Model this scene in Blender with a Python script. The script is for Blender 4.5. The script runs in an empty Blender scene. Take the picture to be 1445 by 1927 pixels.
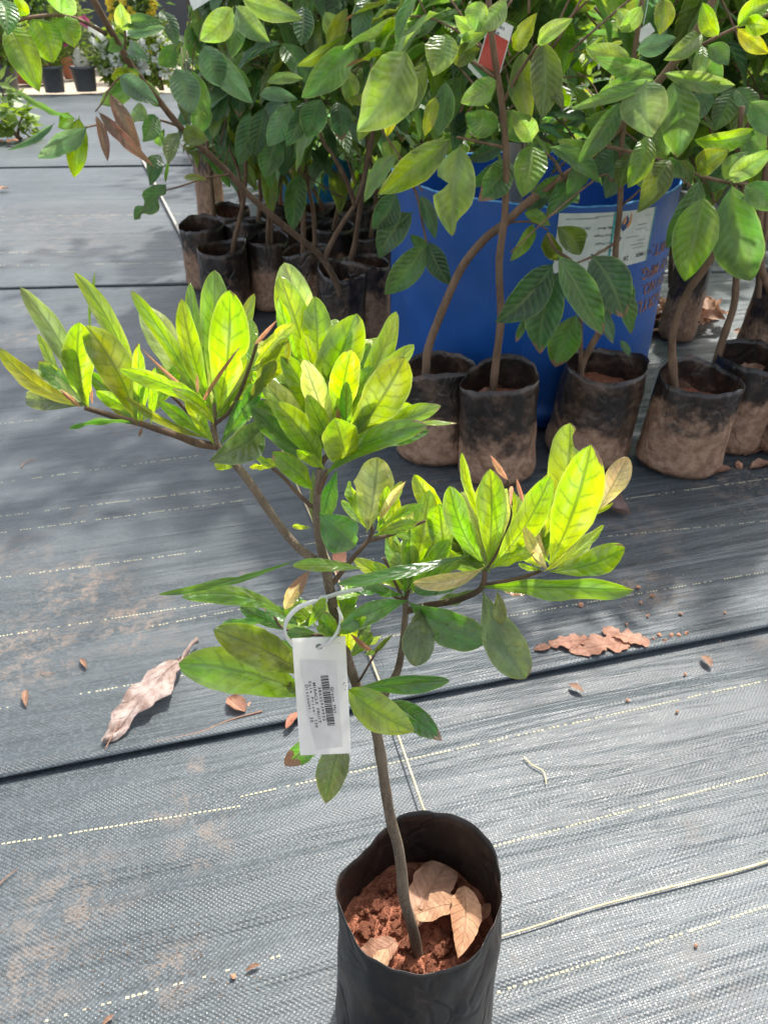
import bpy, bmesh, math, random
from mathutils import Vector, Matrix, noise
random.seed(7)
R = math.radians
sc = bpy.context.scene
col = sc.collection

# ------------------------------------------------------------------ camera
F_PX, CX, CY, CAM_H, PITCH = 1455.0, 722.5, 963.5, 0.8, R(33.5)
cam_d = bpy.data.cameras.new('camera')
cam = bpy.data.objects.new('camera', cam_d)
col.objects.link(cam)
cam.location = (0, 0, CAM_H)
cam.rotation_euler = (R(90) - PITCH, 0, 0)
cam_d.sensor_fit = 'VERTICAL'
cam_d.sensor_height = 24
cam_d.lens = F_PX / 1927 * 24
cam_d.clip_start, cam_d.clip_end = 0.02, 600
cam_d.dof.use_dof = True
cam_d.dof.focus_distance = 0.55
cam_d.dof.aperture_fstop = 14
sc.camera = cam

# ------------------------------------------------------------------ sky, sun, exposure
SUN_AZ, SUN_EL = R(26), R(58)
w = bpy.data.worlds.new('World')
sc.world = w
w.use_nodes = True
nt = w.node_tree
bg = nt.nodes['Background']
sky = nt.nodes.new('ShaderNodeTexSky')
sky.sky_type = 'NISHITA'
sky.sun_disc = False
sky.sun_elevation, sky.sun_rotation = SUN_EL, SUN_AZ
sky.dust_density, sky.air_density, sky.ozone_density = 4.0, 1.0, 1.0
hz = nt.nodes.new('ShaderNodeHueSaturation')   # thin humid overcast whitens the blue
hz.inputs['Saturation'].default_value = .5
nt.links.new(sky.outputs[0], hz.inputs['Color'])
nt.links.new(hz.outputs[0], bg.inputs[0])
bg.inputs[1].default_value = 0.15
sun_d = bpy.data.lights.new('sun', 'SUN')
sun_d.energy, sun_d.angle, sun_d.color = 2.6, R(2.0), (1, .96, .89)
sun = bpy.data.objects.new('sun', sun_d)
col.objects.link(sun)
S = Vector((math.sin(SUN_AZ) * math.cos(SUN_EL), math.cos(SUN_AZ) * math.cos(SUN_EL), math.sin(SUN_EL)))
sun.rotation_euler = (-S).to_track_quat('-Z', 'Y').to_euler()
sc.view_settings.view_transform = 'Standard'
sc.view_settings.look = 'None'
sc.view_settings.exposure = 1.36
sc.view_settings.gamma = 1
sc.view_settings.use_curve_mapping = False
sc.cycles.max_bounces = 8
sc.cycles.diffuse_bounces = 4
sc.cycles.glossy_bounces = 3
sc.cycles.transmission_bounces = 6
sc.cycles.transparent_max_bounces = 8

# ------------------------------------------------------------------ reading the photograph's geometry
CP, SP = math.cos(PITCH), math.sin(PITCH)
def ray(px, py):
    dx, dy = (px - CX) / F_PX, (CY - py) / F_PX
    return Vector((dx, CP + dy * SP, -SP + dy * CP))
def P(px, py, Y):
    d = ray(px, py)
    return Vector((0, 0, CAM_H)) + d * (Y / d.y)
def G(px, py, z=0.0):
    d = ray(px, py)
    return Vector((0, 0, CAM_H)) + d * ((z - CAM_H) / d.z)
def px_len(n, py, Y):
    return n / F_PX * Y / ray(CX, py).y

# ------------------------------------------------------------------ object helpers
def mesh(name, verts, faces, mat=None, smooth=True, uvs=None):
    me = bpy.data.meshes.new(name)
    me.from_pydata([tuple(v) for v in verts], [], faces)
    if mat is not None:
        me.materials.append(mat)
    if smooth:
        me.polygons.foreach_set('use_smooth', [True] * len(me.polygons))
    if uvs is not None:
        ul = me.uv_layers.new(name='UVMap')
        idx = [0] * len(me.loops)
        me.loops.foreach_get('vertex_index', idx)
        flat = []
        for i in idx:
            flat.extend(uvs[i])
        ul.data.foreach_set('uv', flat)
    me.update()
    return me
def link(name, me, parent=None, loc=(0, 0, 0)):
    o = bpy.data.objects.new(name, me)
    col.objects.link(o)
    o.location = loc
    if parent is not None:
        o.parent = parent
    return o
def tag(o, label=None, cat=None, group=None, kind=None):
    if label: o['label'] = label
    if cat: o['category'] = cat
    if group: o['group'] = group
    if kind: o['kind'] = kind
    return o
def thing(name, label, cat, loc=(0, 0, 0), group=None):
    o = link(name, None, None, loc)
    o.empty_display_size = .05
    return tag(o, label, cat, group)

def smooth_path(pts, n=6):
    if len(pts) < 3:
        return [pts[0].lerp(pts[-1], i / n) for i in range(n + 1)]
    out = []
    q = [pts[0] * 2 - pts[1]] + list(pts) + [pts[-1] * 2 - pts[-2]]
    for i in range(1, len(q) - 2):
        a, b, c, d = q[i - 1], q[i], q[i + 1], q[i + 2]
        for k in range(n):
            t = k / n
            out.append(.5 * ((2 * b) + (c - a) * t + (2 * a - 5 * b + 4 * c - d) * t * t + (3 * b - a - 3 * c + d) * t ** 3))
    out.append(pts[-1].copy())
    return out
def tube(pts, r0, r1, seg=8, n=6, wob=0.0, off=Vector((0, 0, 0)), knots=0.0):
    """verts, faces, uvs of a tapered tube along a smoothed path"""
    p = smooth_path(pts, n)
    m = len(p)
    V, Fc, U = [], [], []
    t0 = (p[1] - p[0]).normalized()
    s = t0.orthogonal().normalized()
    L = 0
    for i in range(m):
        t = (p[min(i + 1, m - 1)] - p[max(i - 1, 0)]).normalized()
        s = (s - t * s.dot(t)).normalized()
        b = t.cross(s)
        f = i / (m - 1)
        r = r0 + (r1 - r0) * f
        if i: L += (p[i] - p[i - 1]).length
        if knots:
            r *= 1 + knots * max(0, noise.noise(p[i] * 40)) * 1.6
        for k in range(seg):
            a = 2 * math.pi * k / seg
            rr = r * (1 + wob * noise.noise(p[i] * 60 + Vector((k, 0, 0))))
            V.append(p[i] + (s * math.cos(a) + b * math.sin(a)) * rr - off)
            U.append((k / seg, L))
    for i in range(m - 1):
        for k in range(seg):
            Fc.append((i * seg + k, i * seg + (k + 1) % seg, (i + 1) * seg + (k + 1) % seg, (i + 1) * seg + k))
    Fc.append(tuple(range(seg))[::-1])
    Fc.append(tuple(range((m - 1) * seg, m * seg)))
    return V, Fc, U
class MB:
    def __init__(s): s.v, s.f, s.u = [], [], []
    def add(s, t):
        V, Fc = t[0], t[1]
        o = len(s.v)
        s.v += V
        s.f += [tuple(i + o for i in q) for q in Fc]
        s.u += t[2] if len(t) > 2 and t[2] else [(0, 0)] * len(V)
    def build(s, name, mat, parent=None, loc=(0, 0, 0), smooth=True):
        return link(name, mesh(name, s.v, s.f, mat, smooth, s.u), parent, loc)

# ------------------------------------------------------------------ materials
class NT:
    """tiny node-tree writer"""
    def __init__(s, name):
        s.m = bpy.data.materials.new(name)
        s.m.use_nodes = True
        s.t = s.m.node_tree
        s.t.nodes.clear()
        s.out = s.t.nodes.new('ShaderNodeOutputMaterial')
    def n(s, typ, **kw):
        nd = s.t.nodes.new('ShaderNode' + typ)
        for k, v in kw.items():
            setattr(nd, k, v)
        return nd
    def l(s, a, b):
        s.t.links.new(a, b)
    def put(s, sock, v):
        if isinstance(v, bpy.types.NodeSocket): s.l(v, sock)
        else: sock.default_value = v
    def math(s, op, a, b=None, c=None, clamp=False):
        nd = s.n('Math', operation=op, use_clamp=clamp)
        s.put(nd.inputs[0], a)
        if b is not None: s.put(nd.inputs[1], b)
        if c is not None: s.put(nd.inputs[2], c)
        return nd.outputs[0]
    def ramp(s, v, lo, hi, a=0.0, b=1.0, smooth=True):
        nd = s.n('MapRange', interpolation_type='SMOOTHSTEP' if smooth else 'LINEAR')
        s.put(nd.inputs[0], v)
        for i, q in enumerate((lo, hi, a, b)):
            s.put(nd.inputs[i + 1], q)
        return nd.outputs[0]
    def mix(s, f, a, b, blend='MIX'):
        nd = s.n('Mix', data_type='RGBA', blend_type=blend)
        s.put(nd.inputs[0], f)
        s.put(nd.inputs[6], a if isinstance(a, bpy.types.NodeSocket) else (*a, 1))
        s.put(nd.inputs[7], b if isinstance(b, bpy.types.NodeSocket) else (*b, 1))
        return nd.outputs[2]
    def noise(s, vec, scale, detail=3, rough=.55, out=0, dist=0):
        nd = s.n('TexNoise')
        if vec is not None: s.l(vec, nd.inputs['Vector'])
        nd.inputs['Scale'].default_value = scale
        nd.inputs['Detail'].default_value = detail
        nd.inputs['Roughness'].default_value = rough
        nd.inputs['Distortion'].default_value = dist
        return nd.outputs[out]
    def voro(s, vec, scale, feature='F1', out='Distance'):
        nd = s.n('TexVoronoi', feature=feature)
        if vec is not None: s.l(vec, nd.inputs['Vector'])
        nd.inputs['Scale'].default_value = scale
        return nd.outputs[out]
    def mapping(s, vec, scale=(1, 1, 1), rot=(0, 0, 0), loc=(0, 0, 0)):
        nd = s.n('Mapping')
        s.l(vec, nd.inputs[0])
        nd.inputs['Scale'].default_value = scale
        nd.inputs['Rotation'].default_value = rot
        nd.inputs['Location'].default_value = loc
        return nd.outputs[0]
    def bump(s, h, strength=.5, dist=.01, nrm=None):
        nd = s.n('Bump')
        nd.inputs['Strength'].default_value = strength
        nd.inputs['Distance'].default_value = dist
        s.l(h, nd.inputs['Height'])
        if nrm is not None: s.l(nrm, nd.inputs['Normal'])
        return nd.outputs[0]
    def bsdf(s, color, rough=.5, spec=.5, nrm=None, **kw):
        nd = s.n('BsdfPrincipled')
        s.put(nd.inputs['Base Color'], color if isinstance(color, bpy.types.NodeSocket) else (*color, 1))
        s.put(nd.inputs['Roughness'], rough)
        s.put(nd.inputs['Specular IOR Level'], spec)
        if nrm is not None: s.l(nrm, nd.inputs['Normal'])
        for k, v in kw.items():
            s.put(nd.inputs[k.replace('_', ' ')], v)
        return nd.outputs[0]
    def done(s, shader):
        s.l(shader, s.out.inputs[0])
        return s.m

def leaf_material(name, nveins, slope, vein_front, vein_back, corr, rough, spec, trans, wet, tfac, bst):
    t = NT(name)
    uv = t.n('UVMap').outputs[0]
    sep = t.n('SeparateXYZ'); t.l(uv, sep.inputs[0])
    U, V = sep.outputs[0], sep.outputs[1]
    oi = t.n('ObjectInfo')
    oc = t.n('TexCoord').outputs['Object']
    rnd = oi.outputs['Random']
    off = t.n('CombineXYZ'); t.put(off.inputs[0], t.math('MULTIPLY', rnd, 37.0)); t.put(off.inputs[1], t.math('MULTIPLY', rnd, 91.0))
    va = t.n('VectorMath', operation='ADD'); t.l(uv, va.inputs[0]); t.l(off.outputs[0], va.inputs[1])
    ruv = va.outputs[0]
    v = t.math('MULTIPLY_ADD', V, 2.0, -1.0)
    av = t.math('ABSOLUTE', v)
    sgn = t.math('SIGN', v)
    wob = t.math('MULTIPLY', t.math('SUBTRACT', t.noise(ruv, 3.0, 2), .5), .09)
    ph = t.math('ADD', t.math('SUBTRACT', U, t.math('MULTIPLY', t.math('POWER', av, 1.25), slope)), wob)
    ph = t.math('MULTIPLY_ADD', ph, nveins, t.math('MULTIPLY_ADD', sgn, .23, rnd))
    fr = t.math('FRACT', ph)
    d = t.math('SUBTRACT', .5, t.math('ABSOLUTE', t.math('SUBTRACT', fr, .5)))
    sec = t.math('MULTIPLY', t.ramp(d, 0.0, .17, 1, 0), t.ramp(av, .6, 1.0, 1, .2))
    mid = t.ramp(av, .035, .12, 1, 0)
    ret = t.ramp(t.voro(t.mapping(ruv, (1, .55, 1)), 26, 'DISTANCE_TO_EDGE'), 0, .06, 1, 0)
    vein = t.math('MAXIMUM', mid, t.math('MULTIPLY', sec, .7))
    veinb = t.math('MAXIMUM', vein, t.math('MULTIPLY', ret, .22))
    tint = oi.outputs['Color']
    n1 = t.noise(ruv, 2.2, 4, .6)
    hs = t.n('HueSaturation'); t.put(hs.inputs['Color'], tint)
    t.put(hs.inputs['Value'], t.ramp(n1, .3, .7, .68, 1.28))
    t.put(hs.inputs['Saturation'], t.ramp(t.noise(ruv, 2.8, 3), .35, .7, 1.06, .84))
    t.put(hs.inputs['Hue'], t.ramp(t.noise(ruv, 1.3, 2), .3, .7, .478, .518))
    base = hs.outputs[0]
    # dry tips and blotches: an intrinsic mark of each leaf
    at = t.n('Attribute', attribute_type='OBJECT', attribute_name='dry')
    dry = at.outputs['Fac']
    edge = t.math('ADD', U, t.math('MULTIPLY', av, .12))
    dm = t.ramp(t.math('ADD', edge, t.math('MULTIPLY_ADD', t.noise(ruv, 3.4, 4, .6), .55, -.27)), t.math('SUBTRACT', 1.12, dry), t.math('SUBTRACT', 1.16, dry))
    spots = t.math('MULTIPLY', t.ramp(t.noise(ruv, 8, 4, .65), .655, .70), t.ramp(dry, .01, .12))
    dm = t.math('MAXIMUM', dm, spots)
    pale = t.mix(.5, base, (.30, .42, .12))
    front = t.mix(t.math('MULTIPLY', vein, vein_front), base, pale)
    front = t.mix(t.math('MULTIPLY', t.ramp(av, .88, .98), .45), front, pale)
    front = t.mix(dm, front, (.27, .155, .09))
    ht = t.n('HueSaturation'); t.l(base, ht.inputs['Color'])
    t.put(ht.inputs['Hue'], .485); t.put(ht.inputs['Saturation'], 1.12); t.put(ht.inputs['Value'], tfac)
    back = t.mix(t.math('MULTIPLY', veinb, vein_back), ht.outputs[0], t.mix(.75, ht.outputs[0], (.02, .05, .004)))
    back = t.mix(t.math('MULTIPLY', t.ramp(av, .9, .98), .5), back, t.mix(.5, ht.outputs[0], (.8, .8, .25)))
    back = t.mix(dm, back, (.22, .10, .04))
    wave = t.math('COSINE', t.math('MULTIPLY', ph, 6.2832))
    h = t.math('MULTIPLY', wave, t.math('MULTIPLY', t.ramp(av, .03, .3), -corr))
    h = t.math('ADD', h, t.math('MULTIPLY', mid, -.5 * max(corr, .4)))
    h = t.math('ADD', h, t.math('MULTIPLY', t.noise(ruv, 6, 3), .5))
    rg = t.ramp(t.noise(ruv, 5, 3), .35, .7, rough - .08, rough + .12)
    nb = t.bump(h, bst, .0022)
    if wet:
        dv = t.voro(t.mapping(ruv, (2.3, 1, 1)), 6.5)
        sel = t.ramp(t.noise(ruv, 2.4, 1), .5, .56)
        drop = t.math('MULTIPLY', t.ramp(dv, .10, .30, 1, 0), sel)
        nb = t.bump(drop, .4, .003, nb)
        rg = t.math('MULTIPLY', rg, t.ramp(drop, .05, .3, 1, .25))
    pr = t.bsdf(front, rg, spec, nb)
    tr = t.n('BsdfTranslucent'); t.l(back, tr.inputs[0])
    ms = t.n('MixShader'); t.put(ms.inputs[0], t.math('MULTIPLY', t.math('SUBTRACT', 1, t.math('MULTIPLY', dm, .5)), trans))
    t.l(pr, ms.inputs[1]); t.l(tr.outputs[0], ms.inputs[2])
    return t.done(ms.outputs[0])

def bark_material(name, c1, c2, scale, lent=0.0):
    t = NT(name)
    oc = t.n('TexCoord').outputs['Object']
    n1 = t.noise(t.mapping(oc, (1, 1, .25)), scale, 5, .65)
    c = t.mix(t.ramp(n1, .3, .7), c1, c2)
    h = n1
    if lent:
        sp = t.ramp(t.voro(t.mapping(oc, (1, 1, .6)), scale * 6), .12, .26, 1, 0)
        c = t.mix(t.math('MULTIPLY', sp, lent), c, (.42, .36, .26))
        h = t.math('ADD', n1, sp)
    return t.done(t.bsdf(c, .8, .25, t.bump(h, .6, .002)))

def soil_material():
    t = NT('red_soil')
    oc = t.n('TexCoord').outputs['Object']
    n = t.noise(oc, 160, 6, .7)
    c = t.mix(t.ramp(n, .3, .7), (.20, .066, .036), (.46, .19, .115))
    c = t.mix(t.ramp(t.noise(oc, 45, 3), .5, .75), c, (.33, .13, .08))
    return t.done(t.bsdf(c, .95, .1, t.bump(n, .9, .004)))

def dry_leaf_material(name, c1, c2, trans=.2):
    t = NT(name)
    uv = t.n('UVMap').outputs[0]
    sep = t.n('SeparateXYZ'); t.l(uv, sep.inputs[0])
    oi = t.n('ObjectInfo')
    v = t.math('ABSOLUTE', t.math('MULTIPLY_ADD', sep.outputs[1], 2.0, -1.0))
    ph = t.math('MULTIPLY', t.math('SUBTRACT', sep.outputs[0], t.math('MULTIPLY', v, .2)), 9)
    fr = t.math('FRACT', ph)
    d = t.math('SUBTRACT', .5, t.math('ABSOLUTE', t.math('SUBTRACT', fr, .5)))
    vein = t.math('MAXIMUM', t.ramp(v, .02, .07, 1, 0), t.math('MULTIPLY', t.ramp(d, 0, .08, 1, 0), .5))
    oc = t.n('TexCoord').outputs['Object']
    n = t.noise(oc, 55, 5, .65)
    c = t.mix(t.ramp(n, .3, .72), c1, c2)
    c = t.mix(t.math('MULTIPLY', vein, .16), c, (.14, .075, .045))
    c = t.mix(1.0, c, oi.outputs['Color'], 'MULTIPLY')
    nb = t.bump(t.math('ADD', n, t.math('MULTIPLY', vein, -.6)), .7, .0025)
    pr = t.bsdf(c, .6, .35, nb)
    tr = t.n('BsdfTranslucent'); t.l(c, tr.inputs[0])
    ms = t.n('MixShader'); ms.inputs[0].default_value = trans
    t.l(pr, ms.inputs[1]); t.l(tr.outputs[0], ms.inputs[2])
    return t.done(ms.outputs[0])

def bag_material(name, dust, dusth, soft, gloss=.29):
    t = NT(name)
    oc = t.n('TexCoord').outputs['Object']
    sep = t.n('SeparateXYZ'); t.l(oc, sep.inputs[0])
    oi = t.n('ObjectInfo')
    off = t.n('CombineXYZ'); t.put(off.inputs[0], t.math('MULTIPLY', oi.outputs['Random'], 13.0)); t.put(off.inputs[1], t.math('MULTIPLY', oi.outputs['Random'], 7.0))
    va = t.n('VectorMath', operation='ADD'); t.l(oc, va.inputs[0]); t.l(off.outputs[0], va.inputs[1])
    ro = va.outputs[0]
    n1 = t.noise(ro, 16, 5, .62)
    n2 = t.noise(ro, 70, 5, .7)
    n3 = t.noise(t.mapping(ro, (1, 1, .35), (.2, .3, 0)), 30, 4, .6)
    c = t.mix(t.ramp(n3, .35, .7), (.0075, .007, .0068), (.017, .0165, .0155))
    zz = t.math('ADD', sep.outputs[2], t.math('MULTIPLY_ADD', n1, .26, -.13))
    dz = t.math('MULTIPLY_ADD', oi.outputs['Random'], .07, dusth - .035)
    low = t.ramp(t.math('SUBTRACT', zz, dz), -soft, soft, 1, 0)
    thin = t.math('MULTIPLY', t.ramp(n2, .3, .7, .35, .9), t.ramp(n1, .42, .68, .04, .38))
    m = t.math('MULTIPLY', t.math('MAXIMUM', t.math('MULTIPLY', low, t.ramp(n2, .25, .6, .78, 1)), thin), dust)
    c = t.mix(m, c, t.mix(t.ramp(n2, .35, .65), (.25, .135, .078), (.38, .235, .15)))
    rg = t.math('MULTIPLY_ADD', m, .45, gloss)
    cv = t.math('ABSOLUTE', t.math('SUBTRACT', t.noise(t.mapping(ro, (1.5, 1.5, .8), (.5, .4, .2)), 15, 2, .5, dist=.6), .5))
    cr = t.math('ADD', t.math('MULTIPLY', t.ramp(cv, 0, .07, 0, 1), .7), t.noise(t.mapping(ro, (1.6, 1.6, .5), (.5, .4, .2)), 22, 3, .5))
    return t.done(t.bsdf(c, rg, .5, t.bump(t.math('ADD', cr, t.math('MULTIPLY', n2, .08)), .32, .006)))

def mat_material(name, dirt_pts):
    """woven weed mat: tapes woven over and under, long creases, trodden-in red dust"""
    t = NT(name)
    oc = t.n('TexCoord').outputs['Object']
    sep = t.n('SeparateXYZ'); t.l(oc, sep.inputs[0])
    x, y = sep.outputs[0], sep.outputs[1]
    wob = t.noise(t.mapping(oc, (3, 3, 1)), 3.0, 2)
    wx = t.math('MULTIPLY_ADD', x, 1 / .0029, t.math('MULTIPLY', wob, 4.0))
    wy = t.math('MULTIPLY_ADD', y, 1 / .0024, t.math('MULTIPLY', wob, 3.0))
    sx = t.math('SINE', t.math('MULTIPLY', wx, 3.14159)); sy = t.math('SINE', t.math('MULTIPLY', wy, 3.14159))
    # plain weave: over-under alternation
    weave = t.math('MULTIPLY', sx, sy)
    top = t.ramp(weave, -.6, .75)
    cell = t.n('CombineXYZ'); t.put(cell.inputs[0], t.math('FLOOR', wx)); t.put(cell.inputs[1], t.math('FLOOR', wy))
    wn = t.n('TexWhiteNoise', noise_dimensions='2D'); t.l(cell.outputs[0], wn.inputs['Vector'])
    rnd = wn.outputs['Value']
    crease = t.noise(t.mapping(oc, (.9, 11, 1)), 1.7, 4, .55, dist=.4)
    crease2 = t.noise(t.mapping(oc, (.6, 60, 1)), 1.0, 3, .6)
    big = t.noise(oc, 2.2, 4, .6)
    fine = t.noise(oc, 260, 3, .7)
    c = t.mix(t.ramp(crease2, .35, .7), (.025, .033, .037), (.046, .057, .063))
    c = t.mix(t.math('MULTIPLY', t.ramp(rnd, .5, 1), .6), c, (.085, .103, .114))
    # pale thin dust over everything, thicker in broad patches
    c = t.mix(t.math('MULTIPLY', t.ramp(big, .38, .66, .10, .42), t.ramp(crease, .3, .65, .5, 1)), c, (.13, .148, .155))
    # red earth trodden in
    dn = t.noise(oc, 7.5, 6, .68)
    dm = t.math('MULTIPLY', t.ramp(dn, .58, .72), t.ramp(big, .42, .6, 0, .75))
    for (qx, qy, r, s) in dirt_pts:
        dd = t.n('VectorMath', operation='DISTANCE'); t.l(oc, dd.inputs[0]); dd.inputs[1].default_value = (qx, qy, 0)
        blob = t.ramp(dd.outputs['Value'], r * .15, r, 1, 0)
        dm = t.math('MAXIMUM', dm, t.math('MULTIPLY', blob, t.ramp(t.noise(oc, 34, 8, .8), .46, .60, 0, s)))
    spk = t.math('MULTIPLY', t.ramp(t.voro(oc, 95), .06, .13, 1, 0), t.ramp(t.noise(oc, 11, 3), .48, .62))
    dm = t.math('MAXIMUM', dm, t.math('MULTIPLY', spk, .8))
    dm = t.math('MULTIPLY', dm, t.ramp(fine, .36, .58, .1, 1))
    c = t.mix(t.math('MULTIPLY', dm, .62), c, (.27, .195, .145))
    h = t.math('MULTIPLY', top, .5)
    h = t.math('ADD', h, t.math('MULTIPLY', rnd, .35))
    nb = t.bump(h, .6, .0010)
    nb = t.bump(t.math('ADD', t.math('MULTIPLY', crease, 1.0), t.math('MULTIPLY', crease2, .05)), .40, .040, nb)
    rg = t.math('ADD', t.math('MULTIPLY_ADD', rnd, .16, .34), t.math('MULTIPLY', dm, .35))
    return t.done(t.bsdf(c, rg, .42, nb))

def plain(name, c, rough=.6, spec=.4, bump=0, scale=60, c2=None, trans=0, dist=.003):
    t = NT(name)
    oc = t.n('TexCoord').outputs['Object']
    n = t.noise(oc, scale, 5, .6)
    cc = t.mix(t.ramp(n, .3, .7), c, c2 or tuple(min(1, q * 1.25) for q in c))
    s = t.bsdf(cc, rough, spec, t.bump(n, bump, dist) if bump else None)
    if trans:
        tr = t.n('BsdfTranslucent'); t.l(cc, tr.inputs[0])
        ms = t.n('MixShader'); ms.inputs[0].default_value = trans
        t.l(s, ms.inputs[1]); t.l(tr.outputs[0], ms.inputs[2]); s = ms.outputs[0]
    return t.done(s)

M = {}
M['leaf'] = leaf_material('glossy_obovate_leaf', 8, .13, .30, .8, .12, .20, .95, .50, True, 2.75, .40)
M['bleaf'] = leaf_material('corrugated_leaf', 10, .17, .8, .6, .6, .36, .5, .44, False, 2.8, .42)
M['bark'] = bark_material('lenticel_bark', (.085, .062, .042), (.175, .135, .095), 120, .8)
M['twig'] = bark_material('young_twig', (.07, .045, .03), (.13, .085, .055), 160, .2)
M['bbark'] = bark_material('brown_bark', (.115, .07, .042), (.215, .14, .088), 60, .15)
M['pole'] = bark_material('grey_bark', (.22, .19, .16), (.36, .32, .27), 30)
M['soil'] = soil_material()
M['dry'] = dry_leaf_material('dry_leaf', (.26, .16, .105), (.45, .32, .23))
M['dryg'] = dry_leaf_material('weathered_leaf', (.20, .145, .12), (.46, .40, .37), .12)
M['bag'] = bag_material('dusty_black_polythene', .95, .10, .032)
M['bagclean'] = bag_material('black_polythene', .34, .018, .02, .40)

# ------------------------------------------------------------------ leaf meshes
def prof_obovate(u): return max(0.0, (u ** 1.25) * ((1 - u) ** .66)) / .291
def prof_elliptic(u): return max(0.0, (u ** .75) * ((1 - u) ** .88)) / .327
def prof_lance(u): return max(0.0, (u ** .8) * ((1 - u) ** .9)) / .309
def leaf_geo(prof, A, side, nrm, L, W, bend=.05, sideb=0.0, fold=.25, wave=.10, wk=3.0, curl=0.0, tw=0.0, nu=13, nv=6, bites=(), ph=None, stalk=.0, droop=0.0, rag=0.0, crump=0.0):
    """a blade from the origin along A: L long, W wide; grid with folded midrib and wavy margins"""
    ph = random.uniform(0, 6.28) if ph is None else ph
    V, Fc, U = [], [], []
    us = [(.5 - .5 * math.cos(math.pi * i / nu)) * .55 + .45 * i / nu for i in range(nu + 1)]
    for i, u in enumerate(us):
        ub = (u - stalk) / (1 - stalk)
        wd = prof(ub) if ub > 0 else 0
        hw = max(W * .5 * wd, W * .018 if u < .96 else 0)
        a = tw * (u - .5)
        s2 = side * math.cos(a) + nrm * math.sin(a)
        n2 = nrm * math.cos(a) - side * math.sin(a)
        c = A * (L * u) + nrm * (4 * bend * L * u * (1 - u) - droop * L * u * u) + side * (4 * sideb * L * u * (1 - u))
        for j in range(nv + 1):
            v = -1 + 2 * j / nv
            h = hw
            for (bu, bs, bw, bd) in bites:
                if bs * v > 0:
                    h *= 1 - bd * math.exp(-((u - bu) / bw) ** 2) * min(1, abs(v) * 1.6)
            if rag and v: h *= 1 + rag * (noise.noise(Vector((u * 9, ph, v * .1 + (5 if v > 0 else 0)))) + .5 * noise.noise(Vector((u * 24, ph, 7 if v > 0 else 2))))
            k = abs(v)
            f = math.cos(fold * (1 + .3 * math.sin(4 * u + ph)))
            z = math.sin(fold) * k * h + wave * W * wd * .5 * k * k * math.sin(wk * 6.28 * u + ph + (1.3 if v > 0 else 0)) + curl * h * k * k + (crump * W * noise.noise(Vector((u * 5, v * 2, ph))) if crump else 0)
            V.append(c + s2 * (v * h * f) + n2 * z)
            U.append((u, j / nv))
    for i in range(nu):
        for j in range(nv):
            q = i * (nv + 1) + j
            Fc.append((q, q + 1, q + nv + 2, q + nv + 1))
    return V, Fc, U
def frame(A, mid, roll):
    """side and normal of a blade turned towards the viewer's side of the plant, then rolled"""
    n = Vector((0, 0, CAM_H)) - mid
    s = A.cross(n).normalized()
    n = s.cross(A).normalized()
    c, q = math.cos(roll), math.sin(roll)
    return s * c + n * q, n * c - s * q

TINT = {  # leaf colours: lime, yellow-lime, dark green, olive, grey-green, pale flush, brown bud
    'g': (.135, .245, .016), 'y': (.215, .305, .022), 'd': (.055, .140, .024), 'o': (.115, .145, .018), 'k': (.085, .125, .040),
    'p': (.36, .30, .12), 'b': (.24, .13, .075), 'w': (.27, .33, .09), 'm': (.09, .18, .020)}
def jit(c, a=.14):
    k = 1 + random.uniform(-a, a)
    return (c[0] * k * (1 + random.uniform(-.08, .08)), c[1] * k, c[2] * k, 1)

# ================================================================== THE SETTING
TH = R(14.5)
def to_mat(p, th):
    return (p.x * math.cos(th) + p.y * math.sin(th), -p.x * math.sin(th) + p.y * math.cos(th))
def from_mat(u, v, th, z=0.0):
    return Vector((u * math.cos(th) - v * math.sin(th), u * math.sin(th) + v * math.cos(th), z))

ground = link('ground', mesh('ground', [(-300, -60, -.006), (300, -60, -.006), (300, 400, -.006), (-300, 400, -.006)], [(0, 1, 2, 3)],
              plain('sandy_earth', (.34, .27, .20), .95, .1, .6, 14, (.46, .40, .32), dist=.02), False))
tag(ground, kind='structure')

def strip_sheet(name, u0, u1, rows, mat, th):
    """a sheet of mat, rows = (v, z) across it, subdivided along u so hems can waver"""
    nu = 60
    V, Fc = [], []
    for i in range(nu + 1):
        u = u0 + (u1 - u0) * i / nu
        for (v, z, wob) in rows:
            V.append((u, v + wob * .004 * noise.noise(Vector((u * 2.1, v, 1))), z + wob * .003 * abs(noise.noise(Vector((u * 3.3, 5, v))))))
    m = len(rows)
    for i in range(nu):
        for j in range(m - 1):
            q = i * m + j
            Fc.append((q, q + m, q + m + 1, q + 1))
    o = link(name, mesh(name, V, Fc, mat))
    o.rotation_euler = (0, 0, th)
    tag(o, kind='structure')
    return o
def dirt(px, py, r, s, th):
    q = to_mat(G(px, py), th)
    return (q[0], q[1], r, s)
seam_v = to_mat(G(722, 1330), TH)[1]
TH2 = R(4.5)
c_v = to_mat(G(180, 544), TH2)[1]
d_v = to_mat(G(170, 318), TH2)[1]
matA = mat_material('woven_mat_near', [dirt(330, 1820, .05, .9, TH), dirt(380, 1585, .05, .9, TH), dirt(130, 1700, .10, .7, TH), dirt(372, 1440, .02, .9, TH),
                                       dirt(970, 1815, .012, 1.0, TH), dirt(330, 1520, .04, .8, TH), dirt(60, 1830, .08, .7, TH), dirt(1320, 1830, .06, .35, TH)])
matB = mat_material('woven_mat_middle', [dirt(150, 1110, .13, 1.0, TH), dirt(255, 1175, .10, 1.0, TH), dirt(60, 1230, .14, .8, TH), dirt(1200, 985, .10, 1.0, TH), dirt(1215, 1110, .10, .8, TH),
                                         dirt(45, 640, .12, .7, TH), dirt(1400, 915, .16, .9, TH), dirt(900, 930, .25, .6, TH), dirt(40, 1050, .10, .7, TH)])
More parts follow.
